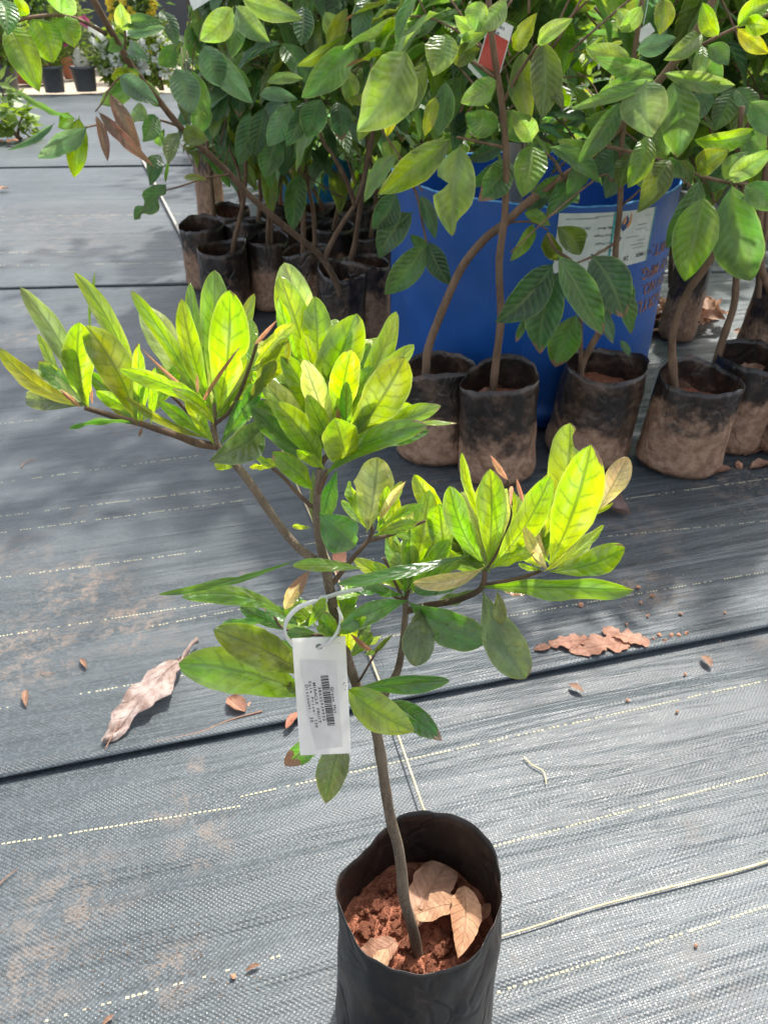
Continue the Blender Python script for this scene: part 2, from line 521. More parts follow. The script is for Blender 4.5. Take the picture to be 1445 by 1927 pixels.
matC = mat_material('woven_mat_far', [dirt(100, 420, .6, .5, TH2), dirt(1290, 620, .4, .9, TH2), dirt(130, 460, .5, .5, TH2)])
sheetA = strip_sheet('weed_mat', -3, 4, [(-1.2, .0, 0), (seam_v + .12, .0, 0)], matA, TH)
sheetB = strip_sheet('weed_mat', -4, 5, [(seam_v + .001, .0065, 1), (seam_v, .0082, 1), (seam_v + .006, .0098, 1), (seam_v + .016, .0094, 1), (seam_v + .022, .008, .6), (seam_v + .07, .006, 0), (4.2, .005, 0)], matB, TH)
sheetC = strip_sheet('weed_mat', -7, 8, [(c_v + .002, .0066, .5), (c_v, .0084, .5), (c_v + .03, .0092, .5), (c_v + .12, .0086, 0), (d_v + .3, .0084, 0)], matC, TH2)
sheetD = strip_sheet('weed_mat', -9, 10, [(d_v + .002, .0105, .8), (d_v, .0140, .8), (d_v + .04, .0150, .8), (d_v + .2, .0135, 0), (9.0, .0135, 0)], matC, TH2)

yarn = plain('pale_yarn', (.46, .42, .25), .7, .2, .4, 900, (.62, .58, .41))
def yarn_line(sheet, pts, th, z, u0, u1, fade=.12, wdt=.0024, step=.0056, dash=.0034):
    """one pale marker yarn woven into the mat: every visible float of it is a small raised dash"""
    a, b = [to_mat(G(*q), th) for q in pts]
    sl = (b[1] - a[1]) / (b[0] - a[0])
    V, Fc = [], []
    u = u0
    sd = random.uniform(0, 50)
    while u < u1:
        g = noise.noise(Vector((u * 5, sd, 0)))
        if not (g > .36 or (g > .15 and random.random() < .35) or random.random() < fade):
            v = a[1] + sl * (u - a[0]) + .0007 * noise.noise(Vector((u * 30, sd, 3)))
            l, h = dash * random.uniform(.8, 1.15), wdt * random.uniform(.75, 1.15)
            k = len(V)
            V += [(u, v - h / 2, z + .0003), (u + l, v - h / 2, z + .0003), (u + l, v + h / 2, z + .0003), (u, v + h / 2, z + .0003),
                  (u + l * .5, v - h * .25, z + .0011), (u + l * .5, v + h * .25, z + .0011)]
            Fc += [(k, k + 1, k + 4), (k + 1, k + 2, k + 5, k + 4), (k + 2, k + 3, k + 5), (k + 3, k, k + 4, k + 5)]
        u += step
    o = link('marker_yarn', mesh('marker_yarn', V, Fc, yarn, False), sheet)
    return o
for pts in ([(945, 1865), (1445, 1705)], [(940, 1590), (1445, 1455)], [(0, 1590), (500, 1510)], [(925, 1395), (1445, 1280)]):
    u0, u1 = (-1.0, -.02) if pts[0][0] == 0 else (-.02, 1.1)
    if pts[0][1] == 1865: u0 = .08
    if pts[0][1] == 1590 and pts[0][0] == 940: u0 = .1
    yarn_line(sheetA, pts, TH, .0, u0, u1)
yarn_line(sheetA, [(0, 1945), (300, 1862)], TH, .0, -.9, .0, .6)
for i, pts in enumerate(([(0, 1340), (300, 1285)], [(0, 1203), (400, 1140)], [(985, 1160), (1445, 1080)], [(310, 1180), (610, 1120)], [(0, 1093), (590, 1015)], [(1130, 950), (1445, 905)], [(0, 977), (380, 930)],
                         [(930, 1035), (1445, 985)], [(60, 1000), (380, 957)], [(100, 900), (330, 868)], [(0, 802), (400, 760)], [(20, 700), (300, 672)])):
    u0 = -1.6 if pts[0][0] < 400 else .12
    u1 = 0.05 if pts[0][0] < 400 else 1.7
    if i == 3: u0 = -.12
    yarn_line(sheetB, pts, TH, .0056, u0, u1, .12 + .04 * i, .0021, .0052, .0032)
for pts in ([(0, 480), (340, 476)], [(0, 412), (340, 407)], [(0, 505), (300, 500)]):
    yarn_line(sheetC, pts, TH2, .0088, -3.2, -.5, .45, .004, .012, .008)

# ================================================================== BAGS
def bag_geo(Rb, H, rim, soil_z, seed, squash=.05, flare=.0, thick=.0012, wrk=.012, nseg=56, nz=14):
    rr = random.Random(seed)
    p1, p2 = rr.uniform(0, 6.28), rr.uniform(0, 6.28)
    def rad(a, zf):
        q = 1 + squash * math.cos(2 * a + p1) + .02 * math.cos(3 * a + p2)
        q += wrk * 2.2 * noise.noise(Vector((math.cos(a) * 2.2, math.sin(a) * 2.2, zf * 3.5 + seed)))
        q -= wrk * 1.6 * abs(noise.noise(Vector((math.cos(a) * 3.1, math.sin(a) * 3.1, zf * 2.2 + seed * 2 + 4.0))))
        q += wrk * noise.noise(Vector((math.cos(a) * 6, math.sin(a) * 6, zf * 5 + seed)))
        q += flare * (zf - .4)
        q += .03 * math.exp(-((zf - .12) / .1) ** 2)
        if zf < .07: q *= .90 + .10 * math.sqrt(max(0, zf / .07))
        if zf > .8: q += (zf - .8) * .25 * noise.noise(Vector((math.cos(a) * 1.5, math.sin(a) * 1.5, seed + 9.0)))
        return Rb * q
    V, Fc, U = [], [], []
    rings = [i / nz for i in range(nz + 1)]
    for zf in rings:
        for k in range(nseg):
            a = 2 * math.pi * k / nseg
            h = rim(a)
            r = rad(a, zf)
            V.append((r * math.cos(a), r * math.sin(a), h * zf)); U.append((k / nseg, zf))
    inner = [1 - (1 - (soil_z - .02) / H) * i / 6 for i in range(7)]
    for zf in inner:
        for k in range(nseg):
            a = 2 * math.pi * k / nseg
            h = rim(a)
            r = rad(a, zf) - thick
            V.append((r * math.cos(a), r * math.sin(a), h * zf)); U.append((k / nseg, zf))
    m = nz + 1 + 7
    for i in range(m - 1):
        for k in range(nseg):
            Fc.append((i * nseg + k, i * nseg + (k + 1) % nseg, (i + 1) * nseg + (k + 1) % nseg, (i + 1) * nseg + k))
    Fc.append(tuple(range(nseg))[::-1])
    sr = lambda a: rad(a, soil_z / rim(a)) - thick * 1.2
    return (V, Fc, U), sr
def soil_geo(sr, z, amp, seed, nr=9, ns=40, sc_=45):
    V, Fc = [(0, 0, z)], []
    for i in range(1, nr + 1):
        for k in range(ns):
            a = 2 * math.pi * k / ns
            r = sr(a) * i / nr
            x, y = r * math.cos(a), r * math.sin(a)
            V.append((x, y, z + amp * noise.noise(Vector((x * sc_, y * sc_, seed))) + amp * .7 * noise.noise(Vector((x * sc_ * 3, y * sc_ * 3, seed))) - amp * .8 * (i / nr) ** 4))
    for k in range(ns):
        Fc.append((0, 1 + k, 1 + (k + 1) % ns))
    for i in range(nr - 1):
        for k in range(ns):
            a, b = 1 + i * ns, 1 + (i + 1) * ns
            Fc.append((a + k, b + k, b + (k + 1) % ns, a + (k + 1) % ns))
    return V, Fc
BAGS = []
for i in range(6):
    rr = random.Random(40 + i)
    q1, q2 = rr.uniform(0, 6.28), rr.uniform(0, 6.28)
    Hb = .2
    rim = lambda a, q1=q1, q2=q2, Hb=Hb, i=i: Hb * (1 + .035 * math.sin(a + q1) + .03 * math.sin(2 * a + q2) + .022 * noise.noise(Vector((math.cos(a) * 3, math.sin(a) * 3, i * 3.0))))
    g, sr = bag_geo(.068, Hb, rim, .145, 3 + i * 5, .05, -.05, .0005, wrk=.017, nseg=64, nz=16)
    bm_ = mesh('grow_bag', g[0], g[1], M['bag'], True, g[2])
    s_ = soil_geo(sr, .145, .006, i, 6, 28)
    sm_ = mesh('soil', s_[0], s_[1], M['soil'])
    BAGS.append((bm_, sm_))

# ================================================================== BLUE DRUM
drum_c = Vector((.326, 1.82, .006))
blue = NT('scuffed_blue_plastic')
oc = blue.n('TexCoord').outputs['Object']
n1 = blue.noise(oc, 9, 5, .6); n2 = blue.noise(blue.mapping(oc, (60, 60, 4)), 2.2, 4, .7)
cc = blue.mix(blue.ramp(n1, .3, .7), (.006, .068, .27), (.009, .085, .34))
cc = blue.mix(blue.math('MULTIPLY', blue.ramp(n2, .62, .74), .35), cc, (.10, .24, .52))
cc = blue.mix(blue.math('MULTIPLY', blue.ramp(blue.noise(oc, 30, 5, .7), .55, .75), .25), cc, (.10, .13, .18))
M['blue'] = blue.done(blue.bsdf(cc, blue.ramp(n1, .3, .7, .36, .55), .45, blue.bump(blue.noise(oc, 14, 3), .12, .01)))
M['rimblue'] = plain('frayed_blue_edge', (.06, .28, .62), .6, .3, .6, 120, (.16, .42, .75))
drum = thing('blue_drum', 'blue plastic drum cut open at the top, an inverted white label on its side', 'drum', drum_c)
DR, DH = .31, .478
def lathe(profile, ns, rfun=None):
    V, Fc = [], []
    for (r, z) in profile:
        for k in range(ns):
            a = 2 * math.pi * k / ns
            zz = z + (rfun(a, z) if rfun else 0)
            V.append((r * math.cos(a), r * math.sin(a), zz))
    for i in range(len(profile) - 1):
        for k in range(ns):
            Fc.append((i * ns + k, i * ns + (k + 1) % ns, (i + 1) * ns + (k + 1) % ns, (i + 1) * ns + k))
    return V, Fc
cut = lambda a, z: (.006 * math.sin(a * 2 + 1) + .004 * noise.noise(Vector((math.cos(a) * 9, math.sin(a) * 9, 2)))) if z > .45 else 0
g = lathe([(.0, .0), (.285, .0), (.302, .012), (.306, .03), (.313, .036), (.313, .052), (.306, .06), (.306, .075), (.311, .085), (.31, .30), (.31, .44), (.31, DH)], 96, cut)
link('drum_shell', mesh('drum_shell', *g, M['blue']), drum)
g = lathe([(.31, DH), (.3102, DH + .0025), (.3062, DH + .0025), (.306, DH)], 96, cut)
link('cut_rim', mesh('cut_rim', *g, M['rimblue']), drum)
g = lathe([(.306, DH), (.306, .30), (.304, .06), (.0, .055)], 96, cut)
link('drum_lining', mesh('drum_lining', *g, M['blue']), drum)
def on_drum(a, z, off):
    r = DR + off
    return Vector((math.sin(a) * r, -math.cos(a) * r, z))
def wrap_quad(a0, a1, zf0, zf1, off, n=14, holes=None):
    V, Fc = [], []
    for i in range(n + 1):
        f = i / n
        a = a0 + (a1 - a0) * f
        V += [on_drum(a, zf0(f), off), on_drum(a, zf1(f), off)]
    for i in range(n):
        Fc.append((2 * i, 2 * i + 2, 2 * i + 3, 2 * i + 1))
    return V, Fc
paper = plain('weathered_white_label', (.52, .56, .50), .55, .4, .15, 40, (.62, .65, .60))
inkb = plain('label_black_ink', (.06, .065, .07), .6, .3)
inkt = plain('label_teal_ink', (.03, .28, .27), .6, .3)
inko = plain('orange_stencil_ink', (.36, .15, .06), .7, .2, 0, 90, (.18, .10, .09))
inkn = plain('label_navy_ink', (.03, .07, .16), .6, .3)
inkr = plain('label_orange_ink', (.50, .23, .10), .6, .3)
A0, A1 = R(0), R(41)
lab = link('drum_label', mesh('drum_label', *wrap_quad(A0, A1, lambda f: .352 + .004 * f, lambda f: .463 - .004 * f, .0012, 20), paper), drum)

_tc = {}
def glyph(ch, bold=0.0):
    if (ch, bold) in _tc: return _tc[(ch, bold)]
    cu = bpy.data.curves.new('glyph', 'FONT')
    cu.body = ch; cu.size = 1.0; cu.resolution_u = 2; cu.offset = bold
    ob = bpy.data.objects.new('glyph', cu)
    col.objects.link(ob)
    dg = bpy.context.evaluated_depsgraph_get(); dg.update()
    me = bpy.data.meshes.new_from_object(ob.evaluated_get(dg))
    V = [v.co.copy() for v in me.vertices]; Fc = [tuple(p.vertices) for p in me.polygons]
    bpy.data.objects.remove(ob); bpy.data.curves.remove(cu); bpy.data.meshes.remove(me)
    wd = (max(v.x for v in V) + .06) if V else .3
    _tc[(ch, bold)] = (V, Fc, wd)
    return _tc[(ch, bold)]
def text_geo(s, size, pitch=None, bold=0.0, squeeze=1.0):
    """flat lettering in its own plane: x along the line, y up, plus its length"""
    V, Fc, x = [], [], 0.0
    for ch in s:
        if ch == ' ':
            x += pitch if pitch else .3 * size * squeeze
            continue
        gv, gf, gw = glyph(ch, bold)
        o = len(V)
        ox = x + ((pitch - gw * size * squeeze) / 2 if pitch else 0)
        V += [Vector((ox + v.x * size * squeeze, v.y * size, 0)) for v in gv]
        Fc += [tuple(i + o for i in q) for q in gf]
        x += pitch if pitch else gw * size * squeeze
    return V, Fc, x
def drum_text(s, size, end_a, z, mat, name, off=.0024, parent=drum, bold=0.0, start=None, squeeze=1.0):
    """upside-down lettering: the last letter sits at angle end_a, the first farther round to the right"""
    V, Fc, ln = text_geo(s, size, None, bold, squeeze)
    out = []
    for v in V:
        a = end_a + (ln - v.x) / DR
        out.append(on_drum(a, z - v.y, off))
    return link(name, mesh(name, out, Fc, mat, False), parent)
drum_text('NET WT.', .034, R(44), .382, inko, 'stencil_lettering', .0012, bold=.012)
drum_text('DATE OF MFG.', .034, R(38.5), .339, inko, 'stencil_lettering', .0012, bold=.012)
drum_text('BATCH NO.', .034, R(41.5), .304, inko, 'stencil_lettering', .0012, bold=.012)
drum_text('ACRYL', .036, R(40.5), .268, inko, 'stencil_lettering', .0012, bold=.012)
# the label's own print (upside down, its top line lowest)
Lp = lab
for (s, sz, ea, z) in (('POLYMER', .012, 33.5, .376), ('28', .013, 27.5, .374), ('POLYMER', .012, 12.5, .373), ('Net Weight', .0065, 15.5, .392), ('Tare Weight', .0065, 14.5, .406), ('Gross Weight', .0065, 13.5, .421), ('Mfg. Month', .0065, 14.5, .435),
                       ('DEC 2025', .0070, 6.0, .437), ('227.80 Kgs', .0070, 5.0, .423), ('1.70', .0070, 6.0, .408),
                       ('KEEP CONTAINER TIGHTLY CLOSED', .0036, 2.5, .4535), ('STORE IN A COOL DRY PLACE', .0036, 13, .456),
                       ('emergency contact', .004, 31, .388), ('handling information', .004, 30, .395), ('water based', .004, 33.5, .402), ('for industrial use only', .0038, 27, .411),
                       ('net contents', .0045, 32, .432), ('batch', .004, 36.5, .419), ('see safety data sheet', .0036, 31, .424), ('do not reuse', .0034, 35, .4475)):
    drum_text(s, sz, R(ea), z, inkb, 'label_lettering', .0021, Lp, bold=.008)
link('label_stripe', mesh('label_stripe', *wrap_quad(R(20.4), R(21.3), lambda f: .354, lambda f: .461, .0020, 3), inkt), lab)
link('label_stripe', mesh('label_stripe', *wrap_quad(R(40.2), R(40.7), lambda f: .3565, lambda f: .459, .0020, 3), inkt), lab)
def blob(pts, a0, z0, off, mat, name):
    V = [on_drum(a0 + x / DR, z0 + y, off) for x, y in pts]
    return link(name, mesh(name, V, [tuple(range(len(V)))], mat, False), lab)
blob([(-.010, .004), (-.004, -.002), (.004, .004), (.006, .020), (.001, .028), (-.006, .022), (-.010, .012)], R(26), .425, .0022, inkn, 'label_emblem')
blob([(-.002, .006), (.004, .004), (.010, .012), (.010, .026), (.006, .031), (.006, .018), (.002, .012)], R(26.5), .425, .0024, inkr, 'label_emblem')
blob([(-.006, .012), (-.001, .010), (.002, .016), (.001, .026), (-.004, .020)], R(25.6), .426, .0026, inkr, 'label_emblem')
blob([(-.006, -.006), (.001, -.010), (.004, -.004), (-.002, .001)], R(24.4), .415, .0022, inkn, 'label_emblem')
blob([(-.004, -.004), (.0, -.007), (.002, -.003), (-.001, .0)], R(24.2), .412, .0024, inkr, 'label_emblem')

# ================================================================== BACKGROUND SAPLINGS
BT = {'n': (.068, .150, .034), 'l': (.140, .235, .052), 'd': (.040, .092, .032), 'o': (.085, .125, .018), 'B': (.130, .240, .018), 'u': (.078, .150, .068), 'r': (.17, .095, .06), 'y': (.20, .24, .02), 'p': (.14, .2, .07)}
BL = []
for i in range(22):
    g = leaf_geo(prof_elliptic, Vector((0, 1, 0)), Vector((1, 0, 0)), Vector((0, 0, 1)), 1.0, .5, random.uniform(-.02, .10), random.uniform(-.08, .08),
                 random.uniform(.12, .6), random.uniform(.05, .20), random.uniform(1.5, 3.6), random.uniform(-.35, .1), random.uniform(-.6, .6), 12, 6, stalk=.05, droop=random.uniform(0, .34), rag=random.uniform(0, .10), crump=random.uniform(.01, .05))
    BL.append(mesh('leaf', g[0], g[1], M['bleaf'], True, g[2]))
BLB = []
for b in ([(.45, 1, .07, .8), (.85, -1, .12, .6)], [(.3, -1, .1, .75), (.62, 1, .09, .9), (.8, -1, .08, .8)], [(.9, 1, .15, .7), (.55, -1, .05, .6)]):
    g = leaf_geo(prof_elliptic, Vector((0, 1, 0)), Vector((1, 0, 0)), Vector((0, 0, 1)), 1.0, .5, .04, .02, .2, .08, 2.2, -.05, .2, 18, 8, b, stalk=.035, droop=.08)
    BLB.append(mesh('leaf', g[0], g[1], M['bleaf'], True, g[2]))
def put_leaf(parent, base, A, side, nrm, L, W, tint, dry=0.0, me=None):
    o = link('leaf', me or random.choice(BL), parent)
    m = Matrix((side, A, nrm)).transposed()
    o.rotation_mode = 'QUATERNION'
    o.rotation_quaternion = m.to_quaternion()
    o.scale = (W / .5, L, (L + W / .5) / 2)
    o.location = base - parent.location
    o.color = tint
    o['dry'] = dry
    return o
def hero(parent, bx, by, tx, ty, wpx, Y, kind='n', roll=None, dry=0.0, dY=None, me=None):
    """one leaf the photograph shows clearly, at its own distance Y"""
    dY = random.uniform(-.06, .01) if dY is None else dY
    b, t = P(bx, by, Y), P(tx, ty, Y + dY)
    A = (t - b).normalized()
    L = (t - b).length
    s, n = frame(A, (b + t) / 2, R(random.uniform(-18, 18) if roll is None else roll))
    W = px_len(wpx, (by + ty) / 2, Y)
    if random.random() < .5 and me is None: s = s * 1
    return put_leaf(parent, b, A, s, n, L * 1.05, W * .98, jit(BT[kind]), dry or (random.uniform(.02, .07) if random.random() < .35 else 0), me)
def proj(p):
    v = p - Vector((0, 0, CAM_H))
    zc = v.y * CP - v.z * SP
    return CX + F_PX * v.x / zc, CY - F_PX * (v.y * SP + v.z * CP) / zc
def blocked(p, zone):
    x, y = proj(p)
    if zone == 'R':
        return (730 < x < 1300 and y > 325) or (x >= 1300 and y > 400) or y > 400 or x < 640
    if zone == 'B':
        return (730 < x < 1300 and y > 350) or (x >= 1300 and y > 430) or x < 650
    return x < 335 + max(0, 120 - y) * .1 or y > 470 or (y > 310 and random.random() < .35) or (x > 735 and y > 330) or (x < 430 and y > 300)
def fill_leaves(parent, top, n, rx, ry, z0, z1, zone, kinds, ymin, Lr=(.095, .15)):
    """leafy side twigs springing from the stem's upper half, leaves alternate and hanging"""
    made = tries = 0
    while made < n and tries < 420:
        tries += 1
        a = random.uniform(0, 6.28)
        z = random.uniform(z0, z1)
        r0 = random.uniform(.2, 1) ** .6
        e = Vector((top.x + rx * r0 * math.cos(a), top.y + ry * r0 * math.sin(a), z))
        if e.y < ymin or blocked(e, zone): continue
        s = Vector((top.x + (e.x - top.x) * .25, top.y + (e.y - top.y) * .25, z - random.uniform(.04, .16)))
        mid = s.lerp(e, .55) + Vector((0, 0, random.uniform(.0, .04)))
        path = [s, mid, e]
        any_ = False
        for k in range(random.randint(4, 7)):
            f = .25 + .75 * k / 6
            b = s.lerp(mid, f / .55) if f < .55 else mid.lerp(e, (f - .55) / .45)
            od = (e - s); od.z = 0
            od = od.normalized()
            sd = Vector((-od.y, od.x, 0)) * (1 if k % 2 else -1)
            A = (od * random.uniform(.2, .9) + sd * random.uniform(.4, 1) + Vector((0, 0, random.uniform(-1.3, .1)))).normalized()
            L = random.uniform(*Lr)
            tip = b + A * L
            if tip.y < ymin - .03 or blocked(tip, zone) or blocked(b, zone): continue
            side = A.cross(Vector((0, 0, 1))).normalized()
            side = (side + Vector((random.uniform(-.45, .45), random.uniform(-.45, .45), random.uniform(-.45, .45)))).normalized()
            side = (side - A * side.dot(A)).normalized()
            nrm = side.cross(A)
            put_leaf(parent, b, A, side, nrm, L, L * random.uniform(.37, .48), jit(BT[random.choice(kinds)], .25), random.uniform(.05, .3) if random.random() < .10 else 0)
            made += 1; any_ = True
        if any_:
            g_ = tube(path, .0022, .0012, 5, 3, off=parent.location)
            link('side_twig', mesh('side_twig', *g_[:2], M['bbark']), parent)
def sapling(label, bx, by, wpx, bi, rot, stem_sets, group='bagged saplings behind the foreground plant', hs=1.0, dry_top=True):
    """bx, by: where the bag's near base edge meets the mat; stem_sets: list of ((px,py,Y)..., r0, r1)"""
    f = G(bx, by, .008)
    r = px_len(wpx, by, f.y) / 2
    base = Vector((f.x * (f.y + r) / f.y, f.y + r * .95, .008))
    t = thing('bagged_sapling', label, 'sapling', base, group)
    bagme, soilme = BAGS[bi]
    for nm, me in (('grow_bag', bagme), ('soil', soilme)):
        o = link(nm, me, t)
        o.scale = (r / .068, r / .068 * (1 + .05 * math.sin(bx)), hs * (1 + .05 * math.sin(bx * .9 + by)))
        o.rotation_euler = (R(3.2 * math.sin(bx * 1.7)), R(3.0 * math.cos(bx * 2.3 + by)), rot)
    for pts, r0, r1 in stem_sets:
        w_ = [P(*q) if len(q) == 3 and not isinstance(q, Vector) else q for q in pts]
        MBs = MB(); MBs.add(tube(w_, r0, r1, 9, 7, .06, t.location, .10))
        MBs.build('stem', M['bbark'], t)
    return t
def root_at(t, dx=0, dy=0):
    return t.location + Vector((dx, dy, .14))

# ---- the six bags along the front of the drum, and their stems
sA = sapling('sapling whose long branch slants up to the right across the blue drum', 820, 882, 148, 0, .4,
             [([(800, 720, 1.43), (802, 690, 1.43), (806, 655, 1.43), (830, 590, 1.42), (868, 505, 1.41), (912, 450, 1.40), (950, 420, 1.39), (1000, 375, 1.38), (1090, 312, 1.37), (1150, 255, 1.36), (1200, 198, 1.35), (1262, 125, 1.34), (1312, 55, 1.33), (1350, -20, 1.32)], .0086, .0055),
              ([(1138, 275, 1.36), (1190, 287, 1.34), (1245, 303, 1.32), (1310, 328, 1.30), (1362, 342, 1.28), (1450, 352, 1.26)], .0035, .0025),
              ([(960, 418, 1.39), (1000, 418, 1.37), (1030, 432, 1.35)], .002, .0015),
              ([(1060, 335, 1.37), (1040, 300, 1.35), (1018, 285, 1.34)], .0025, .0018),
              ([(1262, 125, 1.34), (1320, 85, 1.33), (1385, 52, 1.32), (1450, 25, 1.31)], .003, .002)])
sB = sapling('sapling with a straight upright stem in the tall brown bag before the drum', 930, 918, 142, 1, 1.3,
             [([(925, 790, 1.37), (926, 755, 1.37), (932, 690, 1.37), (940, 625, 1.365), (942, 590, 1.36), (939, 500, 1.35), (945, 440, 1.34), (950, 400, 1.34), (952, 300, 1.33), (945, 205, 1.32), (932, 120, 1.31), (922, 40, 1.30), (918, -20, 1.3)], .0080, .0042),
              ([(945, 195, 1.32), (975, 140, 1.31), (1010, 85, 1.30)], .003, .002),
              ([(930, 145, 1.31), (880, 112, 1.29), (832, 102, 1.27)], .0028, .002),
              ([(952, 278, 1.33), (905, 268, 1.31), (860, 258, 1.29)], .0025, .0018),
              ([(925, 65, 1.31), (945, 30, 1.30), (962, 0, 1.29)], .0025, .0018)])
sC = sapling('sapling with a forked stem and drooping leaves with brown tips below the drum label', 1095, 884, 160, 2, 2.2,
             [([(1088, 775, 1.43), (1090, 745, 1.43), (1094, 690, 1.43), (1110, 655, 1.42), (1140, 600, 1.41), (1156, 540, 1.40), (1158, 470, 1.39), (1166, 390, 1.38), (1168, 320, 1.37), (1172, 240, 1.36), (1190, 120, 1.36), (1210, -10, 1.35)], .0078, .0035),
              ([(1093, 690, 1.43), (1092, 620, 1.40), (1090, 570, 1.37), (1080, 500, 1.33), (1045, 470, 1.31), (1030, 440, 1.30)], .0045, .002),
              ([(1160, 455, 1.39), (1120, 480, 1.36), (1085, 495, 1.33)], .0025, .0018),
              ([(1166, 340, 1.37), (1148, 338, 1.36), (1132, 330, 1.35), (1060, 385, 1.33), (960, 475, 1.30)], .0022, .0012),
              ([(1168, 388, 1.38), (1190, 370, 1.36), (1210, 350, 1.35)], .002, .0015)])
sD = sapling('sapling in the broad bag with a pale dusty base, right of the blue drum', 1262, 905, 150, 3, 0.2,
             [([(1268, 750, 1.39), (1268, 718, 1.39), (1264, 660, 1.39), (1268, 615, 1.38), (1290, 555, 1.37), (1325, 505, 1.36), (1355, 455, 1.35), (1372, 400, 1.33), (1385, 320, 1.32), (1395, 200, 1.32)], .0085, .004)])
sE = sapling('sapling in the second bag from the right edge, stem rising straight above it', 1350, 856, 130, 4, 1.9,
             [([(1348, 700, 1.50), (1350, 672, 1.50), (1362, 630, 1.50), (1380, 575, 1.49), (1385, 515, 1.48), (1390, 430, 1.47), (1400, 330, 1.46), (1405, 200, 1.46)], .0085, .005)])
sF = sapling('sapling in the bag cut off by the right edge of the picture', 1462, 868, 120, 5, 2.9,
             [([(1462, 690, 1.49), (1455, 640, 1.49), (1452, 560, 1.48), (1432, 505, 1.46), (1428, 430, 1.45), (1440, 320, 1.44), (1450, 180, 1.43)], .0085, .005)])
sG = sapling('half-hidden sapling bag just right of the drum, beside the heap of fallen leaves', 1268, 645, 66, 1, .6,
             [([(1262, 540, 2.15), (1262, 500, 2.15), (1268, 420, 2.14), (1275, 300, 2.1), (1280, 150, 2.1)], .008, .005)])
sH = sapling('sapling bag standing behind the right-hand bags, folded black rim beside the fallen leaves', 1420, 672, 82, 2, 1.0,
             [([(1425, 560, 1.95), (1428, 520, 1.95), (1436, 450, 1.95), (1440, 330, 1.94), (1430, 150, 1.93)], .0085, .005)])
FA = 'sapling leaves'
